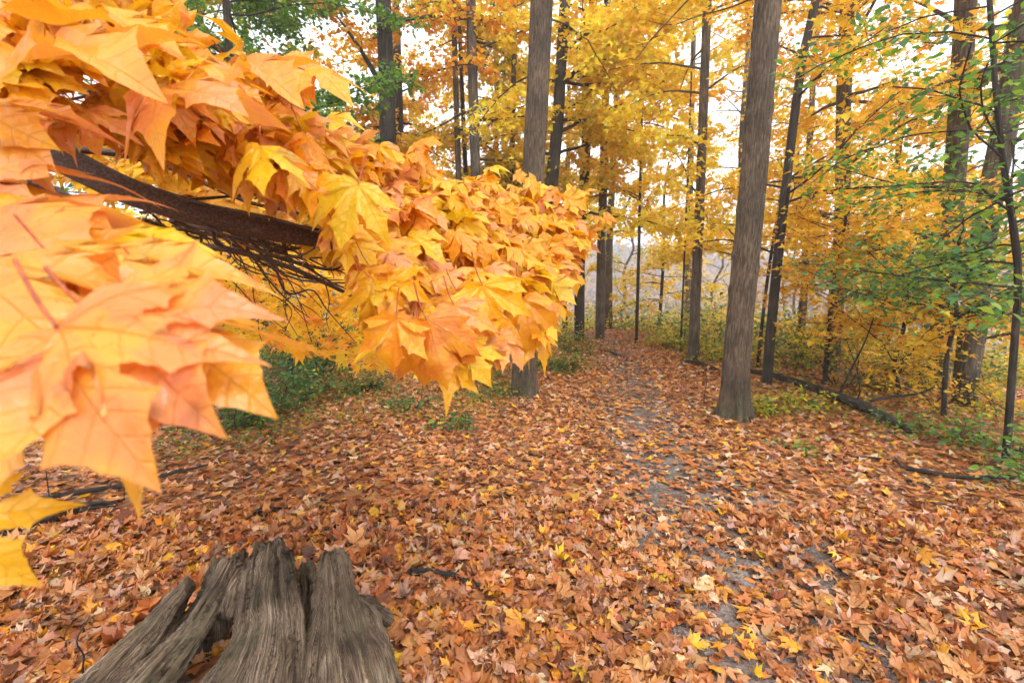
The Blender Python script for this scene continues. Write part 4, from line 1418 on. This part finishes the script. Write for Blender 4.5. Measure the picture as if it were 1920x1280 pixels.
# ------------------------------------------------------------------ the stump
FL = [  # each flute: (photo u, v, distance y, half width in photo pixels)
    [(356, 1088, 1.86, 9), (345, 1108, 1.84, 17), (318, 1145, 1.79, 25), (285, 1190, 1.72, 31), (240, 1240, 1.62, 36), (185, 1300, 1.50, 42), (120, 1370, 1.38, 44)],
    [(437, 1052, 1.86, 17), (418, 1090, 1.82, 23), (390, 1135, 1.76, 24), (362, 1178, 1.70, 27), (318, 1232, 1.61, 33), (268, 1290, 1.50, 40), (200, 1370, 1.38, 46)],
    [(534, 1032, 1.80, 13), (543, 1080, 1.76, 18), (549, 1140, 1.71, 19), (552, 1200, 1.65, 21), (553, 1270, 1.58, 24), (552, 1380, 1.46, 30)],
    [(515, 1020, 1.84, 16), (512, 1055, 1.81, 24), (508, 1110, 1.75, 28), (512, 1170, 1.68, 30), (505, 1230, 1.60, 38), (490, 1300, 1.50, 48), (470, 1390, 1.40, 60)],
    [(482, 1046, 1.86, 20), (476, 1090, 1.80, 26), (470, 1140, 1.74, 27), (462, 1190, 1.67, 24), (440, 1240, 1.58, 27), (408, 1290, 1.50, 32), (370, 1360, 1.40, 40)],
    [(574, 1056, 1.92, 10), (576, 1085, 1.91, 15), (577, 1130, 1.90, 18), (578, 1200, 1.86, 20), (580, 1300, 1.80, 26)],
    [(620, 1038, 1.80, 19), (624, 1062, 1.78, 26), (628, 1105, 1.76, 31), (632, 1160, 1.73, 42), (636, 1215, 1.68, 56), (645, 1280, 1.60, 70), (650, 1380, 1.48, 85)],
    [(655, 1120, 1.84, 14), (674, 1152, 1.84, 24), (688, 1190, 1.80, 32), (692, 1240, 1.74, 38), (695, 1300, 1.66, 42)],
    [(668, 1128, 1.90, 18), (695, 1150, 1.93, 27), (722, 1168, 1.95, 24), (742, 1180, 1.95, 14), (756, 1190, 1.95, 6)],
    [(412, 1050, 1.93, 12), (404, 1080, 1.93, 18), (395, 1130, 1.92, 22), (385, 1200, 1.88, 30), (380, 1300, 1.80, 40)],
    [(450, 1036, 2.06, 11), (452, 1080, 2.07, 20), (452, 1150, 2.08, 30), (455, 1300, 2.05, 40)],
    [(490, 1020, 2.06, 12), (494, 1070, 2.07, 22), (500, 1150, 2.07, 32), (510, 1300, 2.04, 44)],
    [(600, 1120, 1.96, 20), (610, 1180, 1.95, 40), (620, 1300, 1.90, 60)],
    [(466, 1056, 1.89, 26), (455, 1092, 1.86, 38), (442, 1130, 1.82, 36), (430, 1160, 1.79, 16)],
    [(418, 1100, 1.99, 18), (408, 1150, 1.99, 30), (396, 1220, 1.96, 42), (385, 1310, 1.92, 52)],
    [(388, 1108, 1.90, 10), (372, 1135, 1.88, 13), (350, 1170, 1.82, 16), (312, 1215, 1.71, 24), (255, 1275, 1.58, 32), (190, 1345, 1.44, 36)],
]
stump_parts = []
FS = [0.70, 0.70, 0.80, 0.90, 0.74, 0.85, 0.92, 0.85, 0.85, 0.75, 0.85, 0.85, 0.7, 0.9, 0.95, 0.8]
mbs = MB()
for q, fl in enumerate(FL):
    P = np.array([at_y(u, v, y_) for u, v, y_, w in fl])
    if q not in (8, 13):
        fl = fl + [fl[-1]]
        P = np.vstack([P, P[-1] + nrm(P[-1] - P[-2]) * 0.16 - np.array([0, 0, 0.05])])
    rad = np.array([w * np.linalg.norm(p - CAM) / FPX * FS[q] for (u, v, y_, w), p in zip(fl, P)])
    n = 40
    Pc = catmull(P, n)
    rc = np.interp(np.linspace(0, 1, n), np.linspace(0, 1, len(rad)), rad)
    gph = np.random.default_rng(500 + q).uniform(0, 6.28, 6)

    def fl_disp(A_, L_, r_, gph=gph):
        return r_ * (-0.10 + 0.17 * np.sin(4 * A_ + gph[0] + 2.5 * L_) + 0.10 * np.sin(7 * A_ + gph[1] - 3 * L_) + 0.06 * np.sin(13 * A_ + gph[2]))

    mbs.tube(Pc, rc, 28, fl_disp)
    stump_parts.append((Pc, rc))
cz = float(H(-0.98, 1.75))
mbs.tube(np.array([[-0.96, 1.74, cz - 0.06], [-0.96, 1.74, cz - 0.01], [-0.96, 1.74, cz + 0.035]]), [0.30, 0.29, 0.24], 24)
tmp = mbs.mesh('stump_raw', M['deadwood'])
to = bpy.data.objects.new('stump_raw', tmp)
col.objects.link(to)
md = to.modifiers.new('r', 'REMESH')
md.mode = 'VOXEL'
md.voxel_size = 0.0085
md2 = to.modifiers.new('s', 'SMOOTH')
md2.factor = 0.5
md2.iterations = 1
dg = bpy.context.evaluated_depsgraph_get()
dg.update()
sm = bpy.data.meshes.new_from_object(to.evaluated_get(dg))
bpy.data.objects.remove(to)
nvt = len(sm.vertices)
co = np.zeros(nvt * 3, np.float32)
sm.vertices.foreach_get('co', co)
co = co.reshape(-1, 3).astype(float)
no = np.zeros(nvt * 3, np.float32)
sm.vertices.foreach_get('normal', no)
no = no.reshape(-1, 3).astype(float)
bestd = np.full(nvt, 1e9)
grain = np.zeros((nvt, 3))
for q, (Pc, rc) in enumerate(stump_parts):
    T, N, Bn = frames(Pc)
    Ls = np.concatenate([[0], np.cumsum(np.linalg.norm(np.diff(Pc, axis=0), axis=1))])
    d2 = ((co[:, None] - Pc[None]) ** 2).sum(-1)
    i = d2.argmin(1)
    d = np.sqrt(d2[np.arange(nvt), i]) / rc[i]
    rel = co - Pc[i]
    a1 = (rel * N[i]).sum(1)
    a2 = (rel * Bn[i]).sum(1)
    al = Ls[i] + (rel * T[i]).sum(1)
    ang = np.arctan2(a2, a1)
    better = d < bestd
    bestd[better] = d[better]
    rr = rc.mean()
    grain[better] = np.stack([np.cos(ang) * rr + q * 1.7, np.sin(ang) * rr, al], -1)[better]


def vnoise(p):
    z = np.zeros(len(p))
    g = np.random.default_rng(77)
    for k_ in range(10):
        w = g.normal(0, 1, 3)
        w = w / np.linalg.norm(w)
        f = 1.0 * 1.45 ** k_
        z += np.sin((p @ w) * f + g.uniform(0, 6.28) + 1.3 * np.sin(p[:, k_ % 3] * f * 0.6)) / (1 + 0.35 * k_)
    return z / 3


def rnoise(p):
    return 1 - np.abs(vnoise(p)) * 2.2


streak = vnoise(grain * np.array([80, 80, 1.6]))
crack = np.clip(np.abs(vnoise(grain * np.array([42, 42, 0.9]) + 9)) * 5.5, 0, 1) - 1
ridge_ = np.clip(rnoise(grain * np.array([26, 26, 0.8]) + 4), -1, 1)
frag = vnoise(co * 26)
co = co + no * (0.0022 * streak + 0.010 * crack + 0.006 * ridge_ + 0.011 * frag + 0.003 * vnoise(co * 70 + 3))[:, None]
fib = np.sin(grain[:, 0] * 90) * np.cos(grain[:, 1] * 80) + 0.35 * np.sin(grain[:, 0] * 210 + 1) * np.cos(grain[:, 1] * 190 + 2)
nt = np.clip(1 - grain[:, 2] / 0.10, 0, 1) ** 1.5
co[:, 2] += 0.020 * fib * nt
tipn = vnoise(co * 60)
co[:, 2] += 0.018 * tipn * np.clip((co[:, 2] - 0.42) / 0.1, 0, 1)
sm.vertices.foreach_set('co', co.astype(np.float32).ravel())
ga = sm.attributes.new('bark', 'FLOAT_VECTOR', 'POINT')
ga.data.foreach_set('vector', grain.astype(np.float32).ravel())
cr_ = sm.attributes.new('crack', 'FLOAT', 'POINT')
cr_.data.foreach_set('value', (crack + 1).astype(np.float32))
sm.polygons.foreach_set('use_smooth', np.ones(len(sm.polygons), bool))


def stump_material():
    m, n, l, out = new_mat('weathered_wood')
    a = n.new('ShaderNodeAttribute')
    a.attribute_name = 'bark'
    mp = n.new('ShaderNodeMapping')
    mp.inputs['Scale'].default_value = (120, 120, 3.5)
    l.new(a.outputs['Vector'], mp.inputs['Vector'])
    nz = n.new('ShaderNodeTexNoise')
    nz.inputs['Scale'].default_value = 2.2
    nz.inputs['Detail'].default_value = 8
    nz.inputs['Roughness'].default_value = 0.75
    nz.inputs['Distortion'].default_value = 0.5
    l.new(mp.outputs[0], nz.inputs['Vector'])
    rp = ramp(n, [(0.36, (0.022, 0.013, 0.007)), (0.46, (0.120, 0.082, 0.050)), (0.55, (0.260, 0.190, 0.125)), (0.66, (0.52, 0.43, 0.33))])
    l.new(nz.outputs['Fac'], rp.inputs[0])
    tc = n.new('ShaderNodeTexCoord')
    big = n.new('ShaderNodeTexNoise')
    big.inputs['Scale'].default_value = 7
    big.inputs['Detail'].default_value = 5
    l.new(tc.outputs['Object'], big.inputs['Vector'])
    rb = ramp(n, [(0.34, (0.38, 0.33, 0.27)), (0.52, (0.95, 0.90, 0.82)), (0.68, (1.45, 1.42, 1.40))])
    l.new(big.outputs['Fac'], rb.inputs[0])
    c = mixc(n, l, 1.0, rp.outputs[0], rb.outputs[0], 'MULTIPLY')
    ms = n.new('ShaderNodeTexNoise')
    ms.inputs['Scale'].default_value = 4.5
    ms.inputs['Detail'].default_value = 6
    l.new(tc.outputs['Object'], ms.inputs['Vector'])
    rm = ramp(n, [(0.50, (0, 0, 0)), (0.66, (1, 1, 1))])
    l.new(ms.outputs['Fac'], rm.inputs[0])
    c = mixc(n, l, math_n(n, l, 'MULTIPLY', rm.outputs[0], 0.45), c, (0.085, 0.080, 0.030))
    ck = n.new('ShaderNodeAttribute')
    ck.attribute_name = 'crack'
    rc_ = ramp(n, [(0.0, (0.25, 0.22, 0.2)), (0.5, (1, 1, 1))])
    l.new(ck.outputs['Fac'], rc_.inputs[0])
    c = mixc(n, l, 1.0, c, rc_.outputs[0], 'MULTIPLY')
    bs = n.new('ShaderNodeBsdfPrincipled')
    bs.inputs['Roughness'].default_value = 0.72
    l.new(c, bs.inputs['Base Color'])
    bp = n.new('ShaderNodeBump')
    bp.inputs['Strength'].default_value = 1.0
    bp.inputs['Distance'].default_value = 0.010
    l.new(nz.outputs['Fac'], bp.inputs['Height'])
    l.new(bp.outputs[0], bs.inputs['Normal'])
    l.new(bs.outputs[0], out.inputs['Surface'])
    return m


sm.materials.clear()
sm.materials.append(stump_material())
so = tag(put('tree_stump', sm), 'weathered hollow grey-brown tree stump with spreading roots in the leaves', 'stump')

# ------------------------------------------------------------------ the near maple with its drooping branch
trunk_base = np.array([-3.3, 0.45, float(H(-3.3, 0.45))])
maple = empty('maple_tree', trunk_base)
tag(maple, 'near maple whose branch of large orange leaves droops in from the left', 'tree')
mbt = MB()
mbt.tube(catmull([trunk_base - np.array([0, 0, .1]), trunk_base + np.array([.03, 0, 2]), trunk_base + np.array([0.1, .05, 4.5]), trunk_base + np.array([0, .1, 7])], 60), np.linspace(0.19, 0.12, 60), 40, bark_disp(0.005, 71, 0.1))
mbt.build('trunk', M['bark_mid'], maple)
limb_pts = [trunk_base + np.array([0.05, 0, 2.75]), np.array([-2.2, 0.62, 2.55]), at(-300, 95, 0.90), at(-60, 205, 0.93), at(130, 305, 0.97), at(250, 362, 1.0), at(400, 408, 1.07), at(520, 434, 1.13), at(605, 448, 1.19), at(720, 470, 1.32), at(850, 490, 1.6), at(980, 500, 1.9)]
LP = catmull(limb_pts, 140)
lr = np.interp(np.linspace(0, 1, 140), np.linspace(0, 1, 12), [0.065, 0.045, 0.0330, 0.0320, 0.0310, 0.030, 0.0280, 0.0265, 0.0250, 0.019, 0.012, 0.006])
mbl = MB()
mbl.tube(LP, lr, 32, bark_disp(0.0006, 72))
mbl.build('limb', M['limb'], maple)
l2 = [LP[27], at(-70, 275, 1.08), at(110, 365, 1.22), at(230, 420, 1.34), at(340, 455, 1.42), at(440, 470, 1.48), at(540, 500, 1.54), at(640, 545, 1.6), at(720, 590, 1.7)]
mbl = MB()
mbl.tube(catmull(l2, 60), np.linspace(0.019, 0.005, 60), 14)
mbl.build('limb', M['limb'], maple)
l3 = [at(60, 270, 1.3), at(230, 290, 1.3), at(330, 318, 1.32), at(388, 345, 1.34), at(470, 380, 1.36), at(560, 400, 1.4), at(640, 430, 1.45)]
mbl = MB()
mbl.tube(catmull(l3, 50), np.linspace(0.011, 0.003, 50), 8)
mbl.build('limb', M['limb'], maple)
g = np.random.default_rng(90)
for i in range(26):          # bundle of twigs under the limb
    t0 = g.uniform(0, 0.75)
    u0, v0 = lerp(230, 560, t0), lerp(400, 470, t0) + g.normal(0, 10)
    ln = g.uniform(150, 330)
    dd = g.uniform(1.22, 1.75)
    sl = g.uniform(0.18, 0.55) if i % 3 else g.uniform(0.5, 0.95)
    pts = [at(u0 + ln * s_ + g.normal(0, 6 + 10 * s_), v0 + ln * s_ * sl * (0.55 + 0.45 * s_) + g.normal(0, 5 + 12 * s_), dd + 0.25 * s_ + g.normal(0, .02)) for s_ in np.linspace(0, 1, 7)]
    mbl = MB()
    mbl.tube(catmull(pts, 26), np.linspace(g.uniform(0.0035, 0.0085), 0.0014, 26), 6)
    for j in range(2):
        k_ = g.integers(2, 6)
        q = [pts[k_]]
        d = nrm(pts[k_] - pts[k_ - 1]) + np.array([0, 0, g.choice([-1.2, 1.0]) * g.uniform(0.4, 1)]) + g.normal(0, .3, 3)
        q = limb_poly(pts[k_], d, g.uniform(0.05, 0.2), g.normal(0, .6), g, 4, 0.3)
        mbl.tube(catmull(q, 10), np.linspace(0.0024, 0.001, 10), 4, cap=False)
    mbl.build('twig', M['limb'], maple)

# leaf sheets: rows of (top, middle, bottom) as photo pixel + distance
SHEET = np.array([
    [(-90, -130, .70), (-80, 40, .56), (-60, 215, .60)],
    [(200, -50, .85), (190, 80, .66), (150, 205, .72)],
    [(385, 125, .98), (360, 190, .76), (320, 262, .84)],
    [(565, 200, 1.12), (520, 250, .84), (500, 325, .88)],
    [(680, 285, 1.25), (650, 350, .90), (660, 430, .86)],
    [(820, 328, 1.5), (780, 430, 1.02), (720, 590, .80)],
    [(945, 352, 1.75), (890, 470, 1.15), (815, 640, .80)],
    [(1050, 385, 1.9), (990, 500, 1.25), (940, 590, .88)],
    [(1110, 440, 2.0), (1060, 510, 1.5), (1000, 600, 1.0)]], float)
SHEET2 = np.array([
    [(-110, 340, .56), (-110, 460, .48), (-110, 600, .40)],
    [(60, 370, .58), (50, 470, .46), (30, 590, .38)],
    [(180, 440, .60), (180, 520, .46), (190, 600, .38)],
    [(290, 530, .60), (290, 580, .50), (300, 640, .42)]], float)


def sheet_eval(S, s_, t_):
    k_ = s_ * (len(S) - 1)
    i = np.minimum(k_.astype(int), len(S) - 2)
    w = (k_ - i)[:, None, None]
    r_ = S[i] * (1 - w) + S[i + 1] * w
    t_ = t_[:, None]
    c = r_[:, 0] * (1 - t_) * (1 - 2 * t_) + r_[:, 1] * 4 * t_ * (1 - t_) + r_[:, 2] * t_ * (2 * t_ - 1)
    return c


def at_many(c):
    return CAM + c[:, 2:3] * (FW + RT * ((c[:, 0:1] - 960) / FPX) + UP * ((640 - c[:, 1:2]) / FPX))


def sheet_leaves(S, n, g, depth, size):
    """n leaves spread evenly over the sheet's real area, in layers going back"""
    m_ = n * 14
    s_, t_ = g.uniform(0, 1, m_), g.uniform(0, 1, m_)
    e = 1e-3
    p = at_many(sheet_eval(S, s_, t_))
    pu = at_many(sheet_eval(S, np.clip(s_ + e, 0, 1), t_)) - at_many(sheet_eval(S, np.clip(s_ - e, 0, 1), t_))
    pv = at_many(sheet_eval(S, s_, np.clip(t_ + e, 0, 1))) - at_many(sheet_eval(S, s_, np.clip(t_ - e, 0, 1)))
    ar = np.linalg.norm(np.cross(pu, pv), axis=1)
    ar = ar * (0.14 + (np.sin(s_ * 31 + 4 * np.sin(t_ * 6)) * np.sin(t_ * 13 + 5 * s_) > -0.15))
    i = g.choice(m_, n, replace=False, p=ar / ar.sum())
    p, t_, s_ = p[i], t_[i], s_[i]
    away = nrm(p - CAM)
    back = g.uniform(0, 1, n) ** 1.5 * depth
    p = p + away * back[:, None] + np.array([0, 0, 1]) * (-0.25 * back)[:, None] + g.normal(0, 0.022, (n, 3))
    hang = sstep(0.68, 1.0, t_)[:, None] * g.uniform(0.5, 1.0, (n, 1))
    nv = np.array([0.05, -0.50, 0.85]) * (1 - hang) + np.array([0.05, -0.95, 0.25]) * hang + g.normal(0, 0.40, (n, 3))
    tip = np.array([0.80, -0.05, -0.50]) * (1 - hang) + np.array([0.30, 0.0, -1.0]) * hang + g.normal(0, 0.36, (n, 3))
    sz = g.uniform(0.65, 1.30, n) * size
    X, Y, Z = axes_from(nv, tip)
    p = p - Y * (0.42 * sz)[:, None]
    return p, nv, tip, sz


PAL_MAPLE = [(0.85, 0.42, 0.010, 4), (0.84, 0.32, 0.014, 4), (0.84, 0.34, 0.12, 3.2), (0.86, 0.52, 0.012, 4), (0.66, 0.20, 0.02, 0.8)]
g = np.random.default_rng(33)
parts = [sheet_leaves(SHEET, 1250, g, 0.30, 0.079), sheet_leaves(SHEET2, 44, g, 0.12, 0.098)]
# further leaves on the far side of the limb
m_ = 330
c = np.c_[g.uniform(60, 760, m_), g.uniform(0, 1, m_), g.uniform(1.4, 2.3, m_)]
c[:, 1] = 255 + (c[:, 0] - 60) * 0.30 + g.uniform(-60, 60, m_)
p = at_many(c)
parts.append((p, np.array([0.0, -0.35, 0.9]) + g.normal(0, 0.4, (m_, 3)), np.array([0.7, 0, -0.6]) + g.normal(0, 0.4, (m_, 3)), g.uniform(0.07, 0.11, m_)))
HERO = [  # base u,v,d  tip u,v,d  normal
    ((105, 612, .300), (282, 902, .270), (-0.10, -0.80, 0.60)),
    ((262, 610, .360), (508, 795, .345), (0.00, -0.55, 0.83)),
    ((185, 590, .320), (412, 808, .305), (-0.05, -0.72, 0.69)),
    ((-130, 600, .330), (-70, 900, .300), (0.15, -0.85, 0.5)),
    ((-110, 975, .330), (15, 1098, .315), (0.1, -0.85, 0.5)),
    ((-60, 520, .360), (170, 700, .325), (-0.1, -0.50, 0.86)),
    ((150, 505, .430), (370, 650, .400), (-0.22, -0.48, 0.85)),
    ((40, 500, .450), (300, 640, .420), (-0.25, -0.42, 0.87)),
    ((-70, 430, .500), (225, 590, .470), (-0.22, -0.40, 0.90)),
    ((-80, 360, .540), (120, 450, .520), (-0.15, -0.45, 0.88)),
    ((-80, 205, .540), (80, 250, .530), (0.0, -0.75, 0.65)),
    ((-50, 200, .560), (100, 318, .545), (0.0, -0.72, 0.69)),
    ((-40, 320, .580), (140, 420, .555), (-0.28, -0.42, 0.86)),
    ((70, 395, .560), (235, 490, .535), (-0.28, -0.42, 0.86)),
    ((180, 462, .520), (330, 555, .500), (-0.28, -0.42, 0.86)),
    ((744, 597, .700), (728, 700, .685), (0.0, -0.96, 0.25)),
    ((800, 600, .720), (838, 728, .710), (0.15, -0.95, 0.2)),
    ((785, 620, .740), (785, 722, .730), (-0.25, -0.95, 0.2)),
    ((672, 345, .780), (632, 458, .760), (0.1, -0.92, 0.35)),
    ((490, 275, .700), (502, 372, .680), (0.0, -0.75, 0.65)),
    ((165, 205, .680), (185, 292, .670), (0.05, -0.85, 0.45)),
    ((905, 535, .88), (940, 645, .86), (0.1, -0.95, 0.25)),
    ((980, 560, .94), (1002, 662, .92), (0.15, -0.95, 0.3)),
    ((850, 570, .80), (878, 665, .78), (0.0, -0.95, 0.3)),
    ((70, 110, .55), (290, 175, .52), (-0.1, -0.42, 0.9)),
    ((150, 40, .62), (330, 82, .60), (0.0, -0.42, 0.9)),
    ((300, 170, .64), (460, 240, .61), (-0.1, -0.45, 0.88)),
    ((440, 130, .76), (560, 205, .73), (0.0, -0.45, 0.88)),
    ((570, 130, .88), (655, 205, .86), (0.1, -0.55, 0.82)),
    ((530, 110, .90), (590, 165, .88), (0.3, -0.7, 0.6)),
]
hb = np.array([at(*h[0]) for h in HERO])
ht = np.array([at(*h[1]) for h in HERO])
mst = 90
se = g.uniform(0.15, 1, mst)
te = np.where(g.uniform(0, 1, mst) < 0.6, 0.0, 1.0)
ce = sheet_eval(SHEET, se, te)
ce[:, 0] += g.normal(10, 22, mst)
ce[:, 1] += np.where(te < 0.5, -g.uniform(0, 42, mst), g.uniform(0, 40, mst))
parts.append((at_many(ce), np.array([0.1, -0.55, 0.7]) + g.normal(0, 0.45, (mst, 3)), np.array([0.7, 0, -0.5]) + g.normal(0, 0.45, (mst, 3)), g.uniform(0.05, 0.10, mst)))
parts.append((hb, np.array([h[2] for h in HERO], float), ht - hb, np.linalg.norm(ht - hb, axis=1)))
p = np.vstack([q[0] for q in parts])
nv = np.vstack([q[1] for q in parts])
tip = np.vstack([q[2] for q in parts])
sz = np.concatenate([q[3] for q in parts])
n = len(p)
d_ = (p - CAM) @ FW
nh = len(HERO)
cu_ = p + nrm(tip) * (0.45 * sz)[:, None] - CAM
uu = 960 + FPX * (cu_ @ RT) / (cu_ @ FW)
vv = 640 - FPX * (cu_ @ UP) / (cu_ @ FW)
vl = np.interp(uu, [120, 250, 400, 520, 610], [300, 362, 408, 434, 450])
hw = 0.58 * sz / np.maximum(d_, .1) * FPX
bare = (uu > 120) & (uu < 630) & (vv > vl - 25 - hw) & (vv < vl + 110 + 0.7 * hw) & (d_ < 1.25)
bare[-nh:] = False
bare |= (uu > 120) & (uu < 260) & (vv > vl - 10 - hw) & (vv < vl + 60 + hw) & (d_ < 0.95) & (np.arange(n) < n - nh)
ok = (d_ > 0.22) & ~bare
cols = pick(PAL_MAPLE, n, 0.10, g)
far_i = np.arange(1294, 1294 + m_)
cols[far_i] = pick([(0.82, 0.50, 0.02, 4), (0.75, 0.36, 0.02, 3)], m_, 0.1, g)
hc_ = np.array([(0.82, 0.30, 0.07), (0.82, 0.33, 0.04), (0.83, 0.29, 0.10), (0.84, 0.42, 0.012), (0.84, 0.44, 0.012), (0.82, 0.33, 0.07), (0.83, 0.35, 0.06), (0.83, 0.36, 0.05), (0.82, 0.32, 0.09), (0.84, 0.40, 0.012), (0.84, 0.36, 0.03), (0.83, 0.32, 0.08), (0.83, 0.34, 0.07), (0.83, 0.31, 0.09)])
cols[n - nh:n - nh + len(hc_)] = hc_
for i_, h_ in enumerate(HERO):
    if h_[0][0] < 600 and h_[0][1] < 250:
        cols[n - nh + i_] = [(0.83, 0.33, 0.05), (0.84, 0.37, 0.02), (0.82, 0.31, 0.09)][i_ % 3]
score = np.where(ok, sz / np.maximum(d_, 0.1), -1)
score[-nh:] += 10
cc = (p - CAM) @ RT / d_ * FPX + 960
score[(cc < -60)] -= 0.4
order = np.argsort(-score)
big_i = order[:295]
rest = order[295:]
rest = rest[score[rest] > -0.9]
LT = [(0.25, 0.55, 0.10, 0.05, 0.15), (0.45, 0.8, 0.16, 0.07, -0.25), (-0.1, 0.7, 0.22, 0.08, 0.3), (0.7, 0.4, 0.12, 0.08, -0.2), (0.35, 1.1, 0.20, 0.06, 0.3), (0.1, 0.5, 0.30, 0.09, -0.35), (0.5, 0.6, -0.05, 0.09, 0.35)]


def with_stalk(me, mat):
    return me


hero_meshes = []
for i, (cu, dr, fo, wa, tw) in enumerate(LT):
    tv, tf = leaf_template(1, 2, cu, dr, fo, wa, tw, 40 + i, True)
    # stalk: a thin three-sided rod from the leaf base backwards
    ms = MB()
    sp = catmull([(0, 0.0, -0.004), (0.03, -0.25, 0.02), (0.02, -0.55, 0.09)], 6)
    ms.tube(sp, np.linspace(0.011, 0.013, 6), 4, cap=False)
    sv = np.vstack(ms.v)
    sf = np.vstack(ms.f)
    tri = np.vstack([sf[:, [0, 1, 2]], sf[:, [0, 2, 3]]]) + len(tv)
    me = leaf_mesh('maple_leaf', np.vstack([tv, sv]), np.vstack([tf, tri]), M['hero'])
    me.materials.append(M['stalk'])
    mi = np.zeros(len(me.polygons), np.int32)
    mi[len(tf):] = 1
    me.polygons.foreach_set('material_index', mi)
    hero_meshes.append(me)
leaf_objects('leaf', hero_meshes, p[big_i], nv[big_i], tip[big_i], sz[big_i], cols[big_i], maple)
tag(scatter('leaf_cluster', [leaf_template(1, 1, *LT[i][:4], LT[i][4], 60 + i) for i in range(5)], p[rest], nv[rest], tip[rest], sz[rest], cols[rest], M['hero_attr'], maple, uv=True, smooth=True), kind='stuff')

m_ = 3600
c = np.c_[g.uniform(230, 780, m_), np.zeros(m_), g.uniform(2.4, 4.4, m_)]
lay_ = g.integers(0, 9, m_)
c[:, 1] = 400 + (c[:, 0] - 230) * 0.16 + lay_ * 26 + g.normal(0, 9, m_) + 10 * np.sin(c[:, 0] * 0.03 + lay_)
c = c[(c[:, 1] < 590 + (c[:, 0] - 230) * 0.22) & (g.uniform(0, 1, m_) < 0.45 + 0.55 * np.sin(c[:, 0] * 0.021 + lay_ * 1.9) ** 2)]
m_ = len(c)
tag(scatter('leaf_cluster', STAR[:3], at_many(c), np.array([0, -0.3, 0.9]) + g.normal(0, 0.4, (m_, 3)), np.array([0.5, 0, -0.6]) + g.normal(0, 0.5, (m_, 3)), g.uniform(0.06, 0.105, m_), pick(PAL_ORANGE, m_, 0.14, g), M['leaf'], maple), kind='stuff')
for i in range(12):
    u0, v0, d0 = g.uniform(150, 300), g.uniform(400, 470), g.uniform(2.5, 3.8)
    pts = [at(u0 + 420 * s_ + g.normal(0, 12), v0 + (70 + 14 * i) * s_ ** 1.3 + g.normal(0, 9), d0 + 0.6 * s_) for s_ in np.linspace(0, 1, 7)]
    mbl = MB()
    mbl.tube(catmull(pts, 24), np.linspace(0.012, 0.003, 24), 5)
    for j in range(5):
        k_ = g.integers(1, 6)
        q = limb_poly(pts[k_], nrm(pts[k_] - pts[k_ - 1]) + g.normal(0, 0.5, 3), g.uniform(0.2, 0.6), -0.3, g, 5, 0.25)
        mbl.tube(catmull(q, 12), np.linspace(0.005, 0.0015, 12), 4, cap=False)
    mbl.build('limb', M['limb'], maple)

m_ = 5200  # maple's overhead leaves, kept out of view, added to shade the left ground
q = np.c_[g.uniform(-6.0, -1.3, m_), g.uniform(1.2, 6.0, m_), np.zeros(m_)]
q[:, 2] = 1.55 + np.hypot(q[:, 1], 0.0) * 0.80 + 0.55 + g.uniform(0, 1.6, m_)
q = q[np.sin(q[:, 0] * 2.1 + 1) * np.sin(q[:, 1] * 1.8) > -0.45]
m_ = len(q)
tag(scatter('leaf_cluster', TRI3, q, np.array([0, 0, 1.0]) + g.normal(0, 0.4, (m_, 3)), g.normal(0, 1, (m_, 3)), g.uniform(0.10, 0.17, m_), pick(PAL_ORANGE, m_, 0.14, g), M['leaf'], maple), kind='stuff')
for i in range(9):  # unseen limbs reaching up to the added shading leaves
    e_ = np.array([g.uniform(-4.6, -1.6), g.uniform(1.6, 5.6), 0])
    e_[2] = 1.55 + e_[1] * 0.80 + 1.2
    st = trunk_base + np.array([0.05, 0.05, g.uniform(3.0, 5.5)])
    mbl = MB()
    mbl.tube(catmull([st, lerp(st, e_, 0.5) + np.array([0, 0, 0.3]), e_], 20), np.linspace(0.035, 0.006, 20), 6)
    mbl.build('limb', M['limb'], maple)

# twigs carrying the leaves
for i in range(15):
    s_, t_ = g.uniform(0.05, 1, 1), g.uniform(0.05, 0.95, 1)
    e_ = at_many(sheet_eval(SHEET, s_, t_))[0]
    e_ = e_ + nrm(e_ - CAM) * 0.10
    k_ = int(np.clip(np.interp(s_[0], [0, 1], [30, 132]) + g.uniform(-34, -10), 24, 138))
    st = LP[k_]
    mid = lerp(st, e_, 0.5) + np.array([g.normal(0, .08), g.normal(0, .06) + 0.06, g.normal(0.02, .06)])
    mbl = MB()
    mbl.tube(catmull([st, mid, e_], 14), np.linspace(0.0042, 0.0015, 14), 5)
    mbl.build('twig', M['limb'], maple)

tris = 0
for o in sc.objects:
    if o.type == 'MESH' and o.data.users <= 1:
        tris += sum(1 for _ in ()) + len(o.data.loops) - 2 * len(o.data.polygons)
print('TRIS', tris, 'OBJECTS', len(sc.objects))
